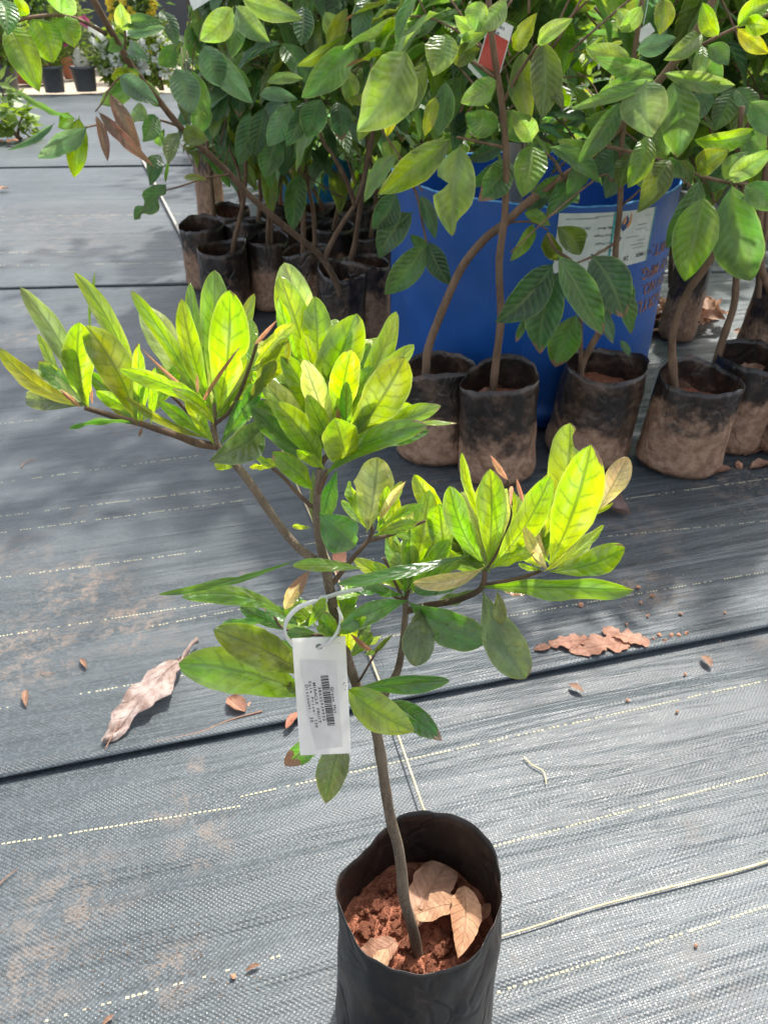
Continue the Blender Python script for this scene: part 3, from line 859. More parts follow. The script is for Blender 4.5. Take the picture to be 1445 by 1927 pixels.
for q in [  # owner, base, tip, width, distance, kind, roll, dry
    (sB, 765, 90, 678, 238, 108, 1.22, 'l', 5), (sB, 838, 62, 815, 136, 70, 1.25, 'l', -20), (sB, 800, 118, 742, 216, 52, 1.28, 'o', 20), (sB, 745, 195, 728, 256, 26, 1.30, 'y', 0),
    (sB, 852, 258, 726, 362, 64, 1.27, 'o', 10), (sB, 838, 150, 825, 252, 44, 1.34, 'd', 25), (sB, 905, 0, 895, 52, 48, 1.24, 'l', 0), (sB, 955, 0, 905, 52, 46, 1.27, 'l', 10),
    (sB, 1020, 72, 1020, 216, 66, 1.30, 'o', 20), (sB, 985, 92, 985, 214, 56, 1.33, 'o', -25), (sB, 1008, 84, 1058, 200, 40, 1.31, 'o', 30), (sB, 870, 100, 905, 62, 34, 1.28, 'l', 30), (sB, 850, 118, 900, 95, 42, 1.27, 'o', 10),
    (sB, 820, 180, 805, 250, 30, 1.33, 'y', 20), (sB, 905, 62, 862, 38, 34, 1.29, 'l', 20), (sB, 1010, 85, 1062, 40, 36, 1.29, 'l', 20), (sB, 965, 95, 1005, 30, 40, 1.3, 'o', 20),
    (sA, 1000, 268, 967, 216, 48, 1.32, 'l', 0), (sA, 1000, 272, 984, 366, 68, 1.31, 'B', -5), (sA, 1030, 275, 1136, 336, 50, 1.31, 'n', 25), (sA, 960, 298, 905, 372, 62, 1.36, 'n', 10, .22),
    (sA, 1080, 345, 1005, 362, 46, 1.40, 'n', 15, .15), (sA, 1005, 420, 962, 488, 30, 1.39, 'B', 15), (sA, 985, 400, 1030, 416, 26, 1.37, 'B', 20),
    (sA, 1216, 150, 1213, 234, 96, 1.27, 'p', -18), (sA, 1265, 146, 1281, 290, 74, 1.29, 'n', 8), (sA, 1238, 148, 1080, 204, 30, 1.28, 'l', -10), (sA, 1236, 143, 1138, 128, 46, 1.33, 'n', 25), (sA, 1243, 136, 1390, 162, 38, 1.29, 'l', 0),  # first leaf: its whitish reflection is put into the pale tint
    (sA, 1170, 190, 1095, 300, 46, 1.33, 'n', 20), (sA, 1218, 253, 1190, 338, 60, 1.31, 'B', 10), (sA, 1262, 298, 1220, 384, 58, 1.31, 'o', 20), (sA, 1300, 262, 1424, 258, 46, 1.29, 'B', -20),
    (sA, 1318, 334, 1262, 458, 62, 1.27, 'n', 15), (sA, 1326, 366, 1290, 520, 84, 1.24, 'B', 0), (sA, 1376, 340, 1412, 524, 104, 1.24, 'n', 4), (sA, 1310, 326, 1368, 285, 50, 1.27, 'o', 10), (sA, 1362, 340, 1395, 290, 44, 1.26, 'l', 20),
    (sA, 1368, 342, 1450, 285, 46, 1.25, 'l', -15), (sA, 1400, 348, 1450, 385, 50, 1.24, 'n', 10), (sA, 1160, 262, 1178, 330, 40, 1.38, 'u', 10), (sA, 1275, 300, 1300, 345, 30, 1.30, 'o', 20),
    (sA, 1385, 52, 1450, 2, 46, 1.28, 'B', 10), (sA, 1385, 52, 1442, 98, 34, 1.28, 'y', 0), (sA, 1352, 68, 1322, 12, 42, 1.29, 'B', 10), (sA, 1330, 85, 1368, 120, 38, 1.31, 'n', 20), (sA, 1400, 45, 1452, 52, 40, 1.27, 'B', -20),
    (sA, 1320, 85, 1312, 140, 40, 1.32, 'l', 10), (sA, 1247, -8, 1240, 62, 42, 1.30, 'o', 5), (sA, 1410, 190, 1450, 255, 50, 1.29, 'n', 10), (sA, 1380, 165, 1430, 215, 46, 1.35, 'n', 30),
    (sC, 1042, 492, 938, 602, 74, 1.26, 'd', 10), (sC, 1056, 505, 1012, 662, 78, 1.25, 'd', -6, .16), (sC, 1048, 478, 1132, 622, 62, 1.24, 'n', 12, .12), (sC, 1112, 478, 1170, 592, 84, 1.26, 'd', 0, .18), (sC, 1166, 500, 1188, 624, 42, 1.30, 'n', 30),
    (sC, 1086, 588, 1046, 702, 64, 1.29, 'n', 8, .22), (sC, 1128, 572, 1156, 640, 28, 1.27, 'u', 20, .1), (sC, 1165, 640, 1184, 668, 17, 1.33, 'u', 0), (sC, 1046, 425, 1092, 478, 54, 1.31, 'o', 10), (sC, 1030, 432, 1055, 500, 40, 1.32, 'o', -20),
    (sC, 1090, 600, 1082, 625, 20, 1.40, 'y', 0), (sC, 985, 600, 972, 640, 18, 1.28, 'n', 0, .25), (sC, 1195, 60, 1160, 20, 36, 1.33, 'l', 10), (sC, 1190, 110, 1105, 90, 40, 1.35, 'l', -15), (sC, 1195, 95, 1262, 70, 40, 1.33, 'u', 10), (sC, 1185, 140, 1130, 180, 40, 1.34, 'n', 20),
    (sC, 1208, 10, 1170, 60, 36, 1.32, 'l', 20), (sC, 1160, 270, 1110, 330, 52, 1.40, 'u', 10),
    # leaves hanging over the drum's rim
    (sA, 1090, 312, 1040, 395, 52, 1.40, 'n', 10, .1), (sA, 1060, 325, 1085, 380, 40, 1.42, 'u', -15, .12), (sC, 1172, 330, 1225, 345, 40, 1.39, 'l', 10), (sC, 1168, 300, 1140, 370, 44, 1.42, 'u', 5), (sB, 945, 300, 900, 345, 40, 1.38, 'n', 20), (sB, 950, 270, 885, 300, 44, 1.40, 'd', 10),
    (sA, 1130, 285, 1060, 270, 44, 1.36, 'l', 15), (sA, 1100, 300, 1075, 355, 40, 1.37, 'n', 0), (sA, 1240, 303, 1285, 330, 44, 1.33, 'n', 20), (sA, 1250, 300, 1240, 250, 46, 1.34, 'l', 10), (sA, 1190, 287, 1170, 345, 44, 1.36, 'o', 10), (sA, 1035, 340, 1000, 395, 40, 1.44, 'd', 10),
    (sB, 940, 240, 880, 215, 52, 1.33, 'n', 10), (sB, 942, 210, 985, 262, 52, 1.33, 'n', 5), (sB, 935, 150, 880, 190, 48, 1.31, 'l', 15), (sC, 1172, 235, 1105, 225, 50, 1.37, 'n', 10), (sC, 1175, 215, 1225, 180, 46, 1.37, 'l', 10), (sA, 1320, 60, 1270, 100, 46, 1.34, 'l', 10), (sA, 1300, 90, 1345, 180, 52, 1.34, 'n', 10), (sA, 1340, 170, 1300, 225, 48, 1.36, 'u', 10),
    (sA, 1380, 165, 1345, 240, 52, 1.36, 'n', -10), (sD, 1392, 240, 1440, 300, 54, 1.30, 'n', 10), (sD, 1385, 300, 1340, 360, 50, 1.31, 'd', 0),
    # leaves in front of the drum's left shoulder
    (sA, 745, 358, 702, 428, 58, 1.50, 'd', 10), (sA, 778, 398, 712, 480, 58, 1.50, 'd', -8), (sA, 790, 365, 818, 446, 30, 1.51, 'd', 20), (sA, 800, 458, 732, 548, 60, 1.49, 'n', 5), (sA, 806, 452, 845, 530, 44, 1.50, 'd', 0), (sA, 770, 440, 808, 495, 34, 1.52, 'n', 20)]:
    hero(*q[:8], roll=q[8], dry=q[9] if len(q) > 9 else 0)
hero(sB, 866, 272, 850, 436, 84, 1.22, 'l', -4, .06, me=BLB[0])
link('leaf_spray_twig', mesh('leaf_spray_twig', *tube([P(770, 335, 1.56), P(785, 370, 1.54), P(795, 420, 1.52), P(803, 458, 1.50)], .003, .002, 6, 4, off=sA.location)[:2], M['bbark']), sA)

# ---- left cluster of bagged saplings
LG = 'bagged saplings behind the foreground plant'
s1 = sapling('thin sapling in the leftmost dusty bag, fallen leaves on its soil', 400, 548, 84, 3, .2,
             [([(402, 450, 2.64), (404, 425, 2.64), (400, 370, 2.63), (395, 320, 2.62), (390, 270, 2.6), (400, 180, 2.58)], .0085, .005)])
s2 = sapling('sapling in the black bag at the front left of the left cluster', 434, 602, 96, 4, 1.1,
             [([(438, 490, 2.33), (440, 460, 2.33), (448, 425, 2.32), (458, 380, 2.31), (462, 300, 2.3), (450, 200, 2.28)], .008, .005),
              ([(458, 380, 2.31), (448, 320, 2.29), (432, 280, 2.27)], .005, .003)])
s3 = sapling('sapling with two thin stems, third bag from the left in the left cluster', 520, 588, 92, 5, 2.0,
             [([(504, 470, 2.42), (505, 430, 2.42), (508, 370, 2.42), (506, 290, 2.4), (500, 180, 2.38)], .0075, .005), ([(512, 470, 2.42), (512, 420, 2.42), (518, 360, 2.4), (525, 270, 2.38)], .0055, .004)])
s4 = sapling('sapling with twin leaning stems in the middle of the left cluster', 590, 606, 88, 0, .9,
             [([(570, 495, 2.3), (571, 440, 2.3), (570, 370, 2.3), (568, 315, 2.29), (560, 280, 2.28), (566, 180, 2.25)], .0085, .005), ([(592, 480, 2.3), (592, 440, 2.3), (588, 390, 2.29), (578, 340, 2.28), (574, 260, 2.26)], .007, .004)])
s5 = sapling('sapling whose long bare branch slants up to the left over the open mat', 640, 655, 100, 1, 2.6,
             [([(634, 600, 2.03), (638, 570, 2.02), (638, 545, 2.01), (622, 510, 2.0), (600, 478, 1.98), (560, 445, 1.94), (520, 412, 1.90), (470, 368, 1.85), (430, 325, 1.81), (385, 283, 1.76), (345, 245, 1.72), (300, 190, 1.67), (252, 130, 1.62), (215, 68, 1.57), (168, -15, 1.52)], .0092, .0052),
              ([(610, 490, 1.99), (625, 455, 1.97), (648, 415, 1.95), (668, 385, 1.94), (684, 340, 1.92), (697, 280, 1.9), (702, 225, 1.88), (700, 120, 1.86)], .0070, .004),
              ([(668, 385, 1.94), (650, 335, 1.91), (625, 290, 1.88), (606, 262, 1.86), (590, 200, 1.84)], .006, .003),
              ([(200, 64, 1.56), (160, 42, 1.50), (120, 29, 1.44), (62, 32, 1.40), (20, 44, 1.38), (-20, 52, 1.36)], .0032, .002),
              ([(262, 138, 1.62), (228, 145, 1.6), (205, 170, 1.58), (195, 190, 1.57), (180, 210, 1.56)], .002, .0012),
              ([(338, 238, 1.71), (300, 226, 1.69), (262, 226, 1.66), (200, 232, 1.62), (160, 240, 1.58)], .0026, .0016),
              ([(430, 328, 1.80), (385, 336, 1.78), (335, 352, 1.75), (312, 358, 1.73)], .0026, .0014),
              ([(235, 100, 1.60), (236, 60, 1.58), (228, 30, 1.56)], .002, .0014)])
s6 = sapling('sapling in the black bag tucked against the left side of the blue drum', 688, 640, 92, 2, .4,
             [([(655, 540, 2.12), (658, 500, 2.12), (668, 455, 2.11), (676, 400, 2.1), (690, 300, 2.08), (712, 150, 2.05)], .008, .005)])
lead = [(480, 545, 78, 0, .3, 'a'), (560, 548, 80, 3, 1.4, 'b'), (632, 556, 82, 4, 2.1, 'a'), (702, 566, 80, 5, .1, 'b'), (450, 515, 72, 1, 2.7, 'a'), (525, 508, 72, 2, .8, 'b'), (600, 512, 74, 0, 1.9, 'a'), (672, 516, 74, 3, .5, 'b')]
lback = []
LBL = ['shaded black bag behind the front left bag, thin stem showing between two others', 'shaded black bag in the middle of the left cluster, behind the twin stems',
       'shaded black bag behind the fork of the slanting branch', 'shaded black bag right beside the left edge of the drum, second row',
       'back-row black bag on the left, just before the tall narrow bag', 'back-row black bag behind the two thin stems of the left cluster',
       'back-row black bag below the light blue tub', 'back-row black bag farthest right in the left cluster, near the drum']
for i, (bx, by, wd, bi, rt, k) in enumerate(lead):
    f = G(bx, by); Y = f.y + .07
    x = bx + random.uniform(-8, 8)
    top = by - random.uniform(270, 330)
    lback.append(sapling(LBL[i], bx, by, wd, bi, rt,
                         [([(x, by - wd * .8, Y), (x + random.uniform(-10, 10), by - wd * 1.6, Y), (x + random.uniform(-20, 20), by - wd * 2.6, Y - .02), (x + random.uniform(-25, 25), top, Y - .03)], .0085, .005)], 'shaded bags inside the left cluster'))
tb = sapling('tall narrow black bag standing at the back left of the left cluster', 402, 432, 50, 4, .7, [([(402, 330, 3.38), (402, 300, 3.38), (410, 250, 3.37), (405, 180, 3.35)], .009, .005)], hs=1.75)

for q in [
    (s5, 15, 46, 64, 150, 66, 1.36, 'B', 0), (s5, 62, 32, 98, 112, 74, 1.40, 'B', 0), (s5, 125, 29, 140, 84, 62, 1.44, 'B', 5), (s5, 118, 28, 128, -22, 60, 1.44, 'l', 10), (s5, 0, 0, 12, 42, 60, 1.36, 'n', 10), (s5, 52, 30, 30, -10, 30, 1.4, 'B', 0),
    (s5, 262, 138, 212, 150, 46, 1.60, 'o', 30), (s5, 222, 142, 292, 192, 42, 1.57, 'u', 0), (s5, 250, 146, 196, 196, 46, 1.62, 'n', 20), (s5, 262, 150, 305, 196, 34, 1.66, 'n', 20),
    (s5, 205, 172, 270, 282, 34, 1.55, 'r', 22), (s5, 184, 208, 270, 305, 24, 1.55, 'r', -20), (s5, 180, 214, 203, 294, 23, 1.55, 'r', 15),
    (s5, 168, 238, 84, 306, 44, 1.52, 'u', 25), (s5, 150, 218, 141, 330, 56, 1.54, 'B', 5), (s5, 152, 226, 20, 178, 14, 1.52, 'n', 30), (s5, 104, 232, 20, 284, 20, 1.53, 'u', 30), (s5, 140, 220, 112, 240, 30, 1.56, 'B', 10),
    (s5, 292, 214, 272, 262, 40, 1.66, 'n', 10), (s5, 250, 206, 262, 210, 40, 1.66, 'l', 20), (s5, 336, 248, 318, 304, 34, 1.70, 'p', -10, .12), (s5, 344, 246, 380, 258, 40, 1.70, 'o', 10, .1), (s5, 300, 275, 306, 250, 22, 1.70, 'n', 10),
    (s5, 300, 290, 290, 334, 34, 1.71, 'd', 10), (s5, 312, 345, 318, 300, 9, 1.73, 'n', 10), (s5, 345, 335, 378, 332, 14, 1.74, 'y', 30),
    (s5, 230, 60, 228, 8, 34, 1.57, 'l', 10), (s5, 232, 45, 290, 36, 30, 1.56, 'n', 25), (s5, 240, 62, 292, 52, 34, 1.58, 'u', 10), (s5, 236, 72, 205, 95, 30, 1.6, 'n', 20), (s5, 250, 66, 310, 40, 20, 1.6, 'o', 10), (s5, 244, 85, 262, 100, 34, 1.63, 'u', 0),
    (s2, 382, 84, 414, 160, 56, 1.70, 'u', 0), (s2, 384, 80, 462, 188, 52, 1.72, 'u', -12), (s2, 330, 126, 358, 210, 58, 1.74, 'u', 5), (s2, 440, 12, 380, 74, 52, 1.62, 'l', 10), (s2, 444, 10, 502, 74, 48, 1.60, 'l', -5), (s2, 440, 25, 440, 92, 46, 1.7, 'n', 10),
    (s2, 362, 130, 392, 215, 40, 1.78, 'n', 10), (s2, 392, 190, 372, 250, 44, 1.8, 'n', 20), (s2, 452, -5, 548, 28, 44, 1.62, 'l', 0), (s2, 330, 80, 300, 122, 40, 1.8, 'n', 10), (s2, 300, 20, 330, 70, 40, 1.76, 'd', 20), (s2, 420, 120, 470, 160, 34, 1.8, 'n', 10),
    (s4, 668, 82, 584, 176, 60, 1.62, 'n', 10), (s4, 606, 184, 582, 260, 56, 1.68, 'd', 5), (s4, 546, 190, 510, 272, 48, 1.72, 'u', 10), (s4, 575, 190, 548, 268, 40, 1.72, 'd', 20), (s4, 632, 190, 641, 252, 52, 1.74, 'd', 0, .18), (s4, 570, 10, 566, 80, 46, 1.70, 'd', 0), (s4, 690, -5, 672, 62, 42, 1.64, 'u', 0), (s4, 725, 2, 756, 78, 46, 1.66, 'd', 5),
    (s4, 500, 155, 562, 146, 26, 1.70, 'l', 20), (s4, 488, 178, 556, 186, 28, 1.72, 'u', 10), (s4, 655, 62, 565, 128, 34, 1.66, 'o', 20), (s4, 615, 90, 650, 20, 40, 1.7, 'o', 10), (s4, 640, 130, 665, 195, 44, 1.76, 'l', 10), (s4, 610, 20, 640, 80, 40, 1.78, 'l', 10),
    (s3, 490, 250, 512, 345, 38, 2.0, 'n', 10), (s3, 498, 200, 480, 290, 44, 1.95, 'd', 10), (s3, 540, 250, 535, 330, 40, 2.0, 'd', 10), (s3, 500, 300, 512, 398, 32, 2.05, 'o', 10), (s3, 556, 268, 560, 345, 30, 2.05, 'o', 15), (s3, 520, 262, 500, 330, 50, 1.98, 'n', 0), (s3, 470, 210, 455, 300, 44, 1.96, 'd', 5)]:
    hero(*q[:8], roll=q[8], dry=q[9] if len(q) > 9 else 0)
hero(s5, 314, 346, 256, 412, 44, 1.72, 'd', 10, me=BLB[1])
hero(s5, 238, 150, 262, 138, 40, 1.62, 'n', 10)

# ---- more saplings standing farther back, behind the drum
rb = []
RBL = ['leafy sapling between the left cluster and the drum, its bag out of sight', 'leafy sapling directly behind the left half of the drum', 'leafy sapling directly behind the right half of the drum',
       'leafy sapling behind the broad dusty bag on the right', 'leafy sapling behind the right-hand bags, above the open mat', 'far leafy sapling seen over the left rim of the drum',
       'far leafy sapling seen over the middle of the drum', 'far leafy sapling at the right edge behind all the other saplings']
bk = [(.02, 2.75), (.34, 2.55), (.70, 2.65), (1.02, 3.15), (1.45, 3.2), (.12, 3.25), (.52, 3.2), (1.85, 3.3)]
for i, (X, Y) in enumerate(bk):
    px, py = proj(Vector((X, Y - .07, .008)))
    wd = .14 * F_PX / (Y * CP + .79 * SP)
    p0 = Vector((X, Y, .14))
    lean = Vector((random.uniform(-.12, .12), random.uniform(-.15, .02), 0))
    rb.append(sapling(RBL[i], px, py, wd, i % 6, i * .9,
                      [([p0, p0 + Vector((.02, 0, .25)) + lean * .2, p0 + Vector((0, 0, .55)) + lean * .6, p0 + Vector((.02, 0, .95)) + lean], .009, .004)], 'saplings behind the drum'))
random.seed(21)
for t, n, z0, z1, ymin in ((sA, 26, .62, .95, 1.46), (sB, 26, .62, .95, 1.42), (sC, 30, .6, .95, 1.44), (sD, 34, .55, .92, 1.42), (sE, 36, .58, .95, 1.45), (sF, 34, .5, .92, 1.40), (sG, 40, .5, 1.0, 1.75), (sH, 46, .5, 1.0, 1.6)):
    fill_leaves(t, t.location + Vector((0, .05, 0)), int(n * 3.3), .27, .30, z0, z1, 'R', 'nnlldouBBl', ymin)
for t in rb:
    fill_leaves(t, t.location, 120, .36, .36, .34, 1.05, 'B', 'nnlloBuByl', 1.9)
for t, n, z0, z1, ymin in ((s1, 46, .42, 1.0, 1.9), (s2, 46, .5, 1.05, 1.82), (s3, 52, .45, 1.0, 1.85), (s4, 50, .5, 1.0, 1.82), (s5, 24, .6, 1.0, 1.85), (s6, 52, .45, 1.0, 1.75), (tb, 40, .5, 1.2, 2.5)):
    fill_leaves(t, t.location, int(n * 2.3), .25, .30, z0, z1, 'L', 'nnnlduuol', ymin)
for t in lback:
    fill_leaves(t, t.location, 40, .26, .30, .42, 1.1, 'L', 'nnddluuBy', 2.0)

# ---- a young tree whose pale trunk stands in the drum
dt = thing('drum_tree', 'pale grey upright trunk rising out of the blue drum', 'tree', Vector((.30, 1.86, .10)))
MBt = MB(); MBt.add(tube([P(962, 352, 1.84) - Vector((0, 0, .3)), P(966, 352, 1.84), P(978, 250, 1.84), P(996, 110, 1.84), P(1006, 20, 1.84), P(1012, -40, 1.84)], .024, .019, 12, 6, .08, dt.location))
MBt.build('trunk', M['pole'], dt)

# ================================================================== THE FOREGROUND PLANT
random.seed(5)
FX = .0295
fbase = Vector((FX, .352, 0.0005))
plant = thing('bagged_miracle_sapling', 'bright lime-green sapling in a black bag of red soil, carrying a white tag', 'sapling', fbase)
def frim(a):
    d = math.degrees(a) % 360
    pts = [(0, .213), (38, .2165), (58, .2185), (85, .2135), (105, .2095), (118, .201), (132, .1935), (150, .1965), (172, .207), (195, .211), (225, .204), (255, .198), (275, .1975), (300, .2025), (325, .210), (360, .213)]
    for (a0, z0), (a1, z1) in zip(pts, pts[1:]):
        if a0 <= d <= a1:
            f = (d - a0) / (a1 - a0)
            return z0 + (z1 - z0) * f + .0016 * noise.noise(Vector((math.cos(a) * 4, math.sin(a) * 4, 2)))
g, fsr = bag_geo(.0690, .205, frim, .137, 77, 0.018, -.085, .0005, .017, 120, 26)
link('grow_bag', mesh('grow_bag', g[0], g[1], M['bagclean'], True, g[2]), plant)
g = soil_geo(fsr, .137, .0052, 4, 26, 72, 95)
link('soil', mesh('soil', *g, M['soil']), plant)
clods = []
for i in range(6):
    bm = bmesh.new()
    bmesh.ops.create_icosphere(bm, subdivisions=2, radius=1)
    for v in bm.verts:
        v.co *= 1 + .55 * noise.noise(v.co * 1.2 + Vector((i * 7.0, 0, 0))) + .45 * noise.noise(v.co * 3.4 + Vector((i * 3.0, 5, 0)))
        v.co.z *= .75
    me = bpy.data.meshes.new('clod'); bm.to_mesh(me); bm.free()
    me.materials.append(M['soil'])
    clods.append(me)
for i in range(360):
    a, r = random.uniform(0, 6.283), .064 * math.sqrt(random.random())
    s = random.choice([.0010, .0013, .0016, .002, .0024, .003, .0038, .0048, .0060]) * random.uniform(.8, 1.2)
    x, y = r * math.cos(a), r * math.sin(a)
    if r + s * 1.6 > .059: continue
    if (x + .003) ** 2 + (y + .016) ** 2 < .00003: continue
    o = link('clod', clods[i % 6], plant, (x, y, .1385 + s * .25 + .003 * noise.noise(Vector((x * 70, y * 70, 4)))))
    o.scale = (s * random.uniform(.8, 1.3), s * random.uniform(.8, 1.3), s)
    o.rotation_euler = (random.uniform(0, 6), random.uniform(0, 6), random.uniform(0, 6))

V, Fc = [], []
for i in range(1500):
    a, q = random.uniform(0, 6.283), .0595 * math.sqrt(random.random())
    x, y, e = q * math.cos(a), q * math.sin(a), random.uniform(.0005, .0012)
    z = .1385 + .0052 * noise.noise(Vector((x * 95, y * 95, 4)))
    k = len(V)
    t_ = random.uniform(0, 6)
    V += [(x + e * math.cos(t_ + j * 2.1), y + e * math.sin(t_ + j * 2.1), z) for j in range(3)] + [(x, y, z + e * 1.3)]
    Fc += [(k, k + 1, k + 3), (k + 1, k + 2, k + 3), (k + 2, k, k + 3)]
o = link('fine_crumbs', mesh('fine_crumbs', V, Fc, M['soil'], False), plant)
o['kind'] = 'stuff'
YS = .337
def stem(pts, r0, r1, mat='bark', seg=10, n=7, k=.12):
    w_ = [P(*q) for q in pts]
    m_ = MB(); m_.add(tube(w_, r0, r1, seg, n, .05, fbase, k))
    return m_.build('stem' if mat == 'bark' else 'twig', M[mat], plant)
stem([(792, 1805, .334), (785, 1790, .335), (776, 1745, .336), (760, 1690, .337), (756, 1640, .338), (748, 1590, .339), (736, 1545, .340), (726, 1490, .341), (716, 1420, .342), (704, 1362, .343), (683, 1320, .344), (664, 1270, .345), (650, 1225, .346), (632, 1165, .347), (621, 1110, .348), (612, 1065, .349), (602, 1020, .350), (596, 975, .351), (597, 930, .352), (603, 880, .353)], .0047, .0019)
stem([(592, 1054, .350), (556, 1025, .354), (516, 975, .358), (470, 908, .362), (440, 870, .365), (410, 838, .367), (402, 800, .368), (406, 760, .369)], .0025, .0015)
stem([(705, 1345, .345), (728, 1300, .352), (748, 1262, .358), (757, 1215, .362), (762, 1165, .365), (763, 1130, .366)], .0027, .0018)
stem([(410, 840, .367), (372, 834, .365), (335, 820, .362), (298, 808, .360), (265, 797, .358), (222, 786, .355), (190, 776, .353), (160, 767, .351)], .0022, .0013, 'twig', 8)
stem([(602, 878, .353), (612, 862, .350), (632, 845, .346), (650, 826, .343)], .0018, .0011, 'twig', 7)
stem([(597, 930, .352), (608, 905, .350), (616, 885, .348)], .0018, .0012, 'twig', 7)
stem([(588, 955, .351), (560, 928, .355), (535, 900, .358), (512, 880, .360)], .0012, .0009, 'twig', 6)
stem([(618, 1108, .348), (640, 1080, .350), (660, 1055, .352), (682, 1030, .355), (694, 1015, .357), (700, 995, .358), (690, 975, .36)], .0016, .0010, 'twig', 7)
stem([(692, 1018, .357), (730, 1008, .356), (765, 995, .354), (800, 980, .352)], .0012, .0008, 'twig', 6)
stem([(764, 1150, .366), (800, 1140, .364), (845, 1133, .36), (880, 1122, .356), (902, 1110, .353), (910, 1095, .352), (912, 1075, .352)], .0022, .0015, 'twig', 8)
stem([(908, 1103, .352), (945, 1096, .350), (985, 1086, .348), (1018, 1074, .346)], .0015, .0010, 'twig', 7)
stem([(763, 1130, .366), (766, 1118, .365), (775, 1100, .362), (790, 1085, .36)], .0015, .0009, 'twig', 7)
stem([(760, 1128, .366), (745, 1100, .36), (733, 1070, .356), (722, 1050, .354)], .0011, .0008, 'twig', 6)
stem([(758, 1130, .366), (735, 1118, .36), (702, 1092, .355)], .0011, .0008, 'twig', 6)
stem([(672, 1288, .344), (690, 1258, .340), (705, 1232, .338), (712, 1222, .337)], .0008, .0006, 'twig', 6)
stem([(640, 1190, .347), (600, 1195, .35), (560, 1190, .352), (530, 1180, .353), (516, 1160, .354)], .0010, .0007, 'twig', 6)
stem([(402, 800, .368), (432, 775, .364), (452, 738, .36), (470, 690, .356), (484, 645, .353)], .0012, .0007, 'twig', 6)
stem([(400, 815, .368), (370, 795, .372), (342, 762, .376), (318, 740, .378)], .0012, .0008, 'twig', 6)
stem([(916, 1070, .352), (935, 1040, .354), (958, 985, .357), (962, 950, .358), (955, 902, .359)], .0007, .0006, 'twig', 6)

def fleaf(bx, by, tx, ty, w, kind, roll=None, y0=.35, dy=None, bend=None, sideb=0.0, wave=None, curl=None, prof=None, bites=(), dry=0.0, tw=None, fold=None):
    dy = random.uniform(-.03, .025) if dy is None else dy
    if not bites and random.random() < .22: bites = [(random.uniform(.45, .95), random.choice((-1, 1)), random.uniform(.03, .07), random.uniform(.3, .8))]
    if not dry and random.random() < .3: dry = random.uniform(.03, .11)
    b, t = P(bx, by, y0), P(tx, ty, y0 + dy)
    A = (t - b).normalized(); L = (t - b).length
    s, n = frame(A, (b + t) / 2, R(random.uniform(-22, 22) if roll is None else roll))
    W = px_len(w, (by + ty) / 2, y0 + dy * .6) * .90
    g = leaf_geo(prof or prof_obovate, A, s, n, L, W, random.uniform(-.08, .11) if bend is None else bend, sideb, random.uniform(.05, .28) if fold is None else fold,
                 random.uniform(.10, .34) if wave is None else wave, random.uniform(1.4, 2.8), random.uniform(-.2, .15) if curl is None else curl, random.uniform(-.25, .25) if tw is None else tw, 24 if bites else 18, 8, bites, rag=random.uniform(.04, .14), crump=random.uniform(.01, .04))
    o = link('leaf', mesh('leaf', g[0], g[1], M['leaf'], True, g[2]), plant, b - fbase)
    o.color = jit(TINT[kind], .2)
    o['dry'] = dry
    return o
EL = prof_elliptic
N0, N1, N2 = .351, .358, .368
# left cluster (tip node, second node, main node)
for q in [
    (158, 762, 38, 540, 46, 'k', 0, N0, -.02, .08, .06), (168, 768, 150, 606, 64, 'g', 0, N0, -.015, .02, -.05), (162, 766, -2, 655, 42, 'o', 25, N0, -.01, .05, -.08), (165, 766, 32, 700, 40, 'w', -20, N0, .02, .03, .05),
    (125, 745, 72, 628, 22, 'y', 20, N0 + .01, .02), (258, 797, 162, 612, 76, 'o', -8, N1 - .006, -.012, .03, .05), (262, 798, 140, 512, 42, 'y', 18, N1, .03, .03, .10), (172, 764, 179, 510, 15, 'g', 62, N0 + .01, .03),
    (262, 797, 262, 645, 30, 'g', 15, N1, -.02), (285, 800, 292, 690, 22, 'g', 10, N1), (258, 797, 168, 700, 36, 'm', 20, N1, .02), (268, 800, 130, 806, 21, 'd', 50, N1, -.03, -.10),
    (400, 800, 246, 546, 38, 'g', 28, N2, .02, .02, .05), (398, 790, 268, 574, 66, 'w', -10, N2 + .012, .035, .05), (402, 780, 358, 532, 34, 'g', 20, N2, .03), (404, 785, 342, 562, 44, 'g', 10, N2 - .005, .0, .02, -.03),
    (408, 775, 432, 546, 84, 'g', -4, N2 - .012, -.02, .04, .03), (410, 765, 404, 508, 64, 'g', 8, N2 + .006, .015, .04), (415, 770, 479, 552, 34, 'y', 20, N2 + .015, .03, .05), (398, 765, 226, 694, 40, 'g', 24, N2 - .02, -.03, .07, .06),
    (402, 800, 324, 732, 34, 'y', -30, N2 - .02, -.03, .12), (398, 826, 233, 744, 24, 'o', 40, N2 - .01, -.02, .08), (398, 830, 298, 752, 30, 'm', 20, N2 - .008, -.02), (414, 838, 490, 720, 44, 'd', 10, N2 - .004, -.01),
    (404, 838, 350, 742, 30, 'y', 15, N2 - .012, -.02), (480, 740, 538, 636, 54, 'o', -20, .358, -.02, .05), (465, 760, 520, 680, 36, 'o', 35, .356, -.02), (410, 770, 455, 600, 40, 'g', 20, N2 + .02, .03), (405, 775, 385, 615, 50, 'g', -20, N2 + .018, .03),
    (406, 780, 300, 660, 40, 'y', 30, N2 + .015, .03), (412, 760, 465, 655, 34, 'y', 10, N2 + .01, .0), (408, 790, 375, 690, 40, 'g', 30, N2 + .012, .01), (420, 815, 475, 770, 36, 'm', 20, N2 + .01, .01),
    (478, 690, 555, 608, 34, 'y', 20, .352, -.01), (475, 700, 470, 600, 36, 'g', 10, .356, .02)]:
    fleaf(*q)
fleaf(494, 806, 394, 868, 76, 'k', 20, .352, -.03, .14, 0, .1, .25, EL)
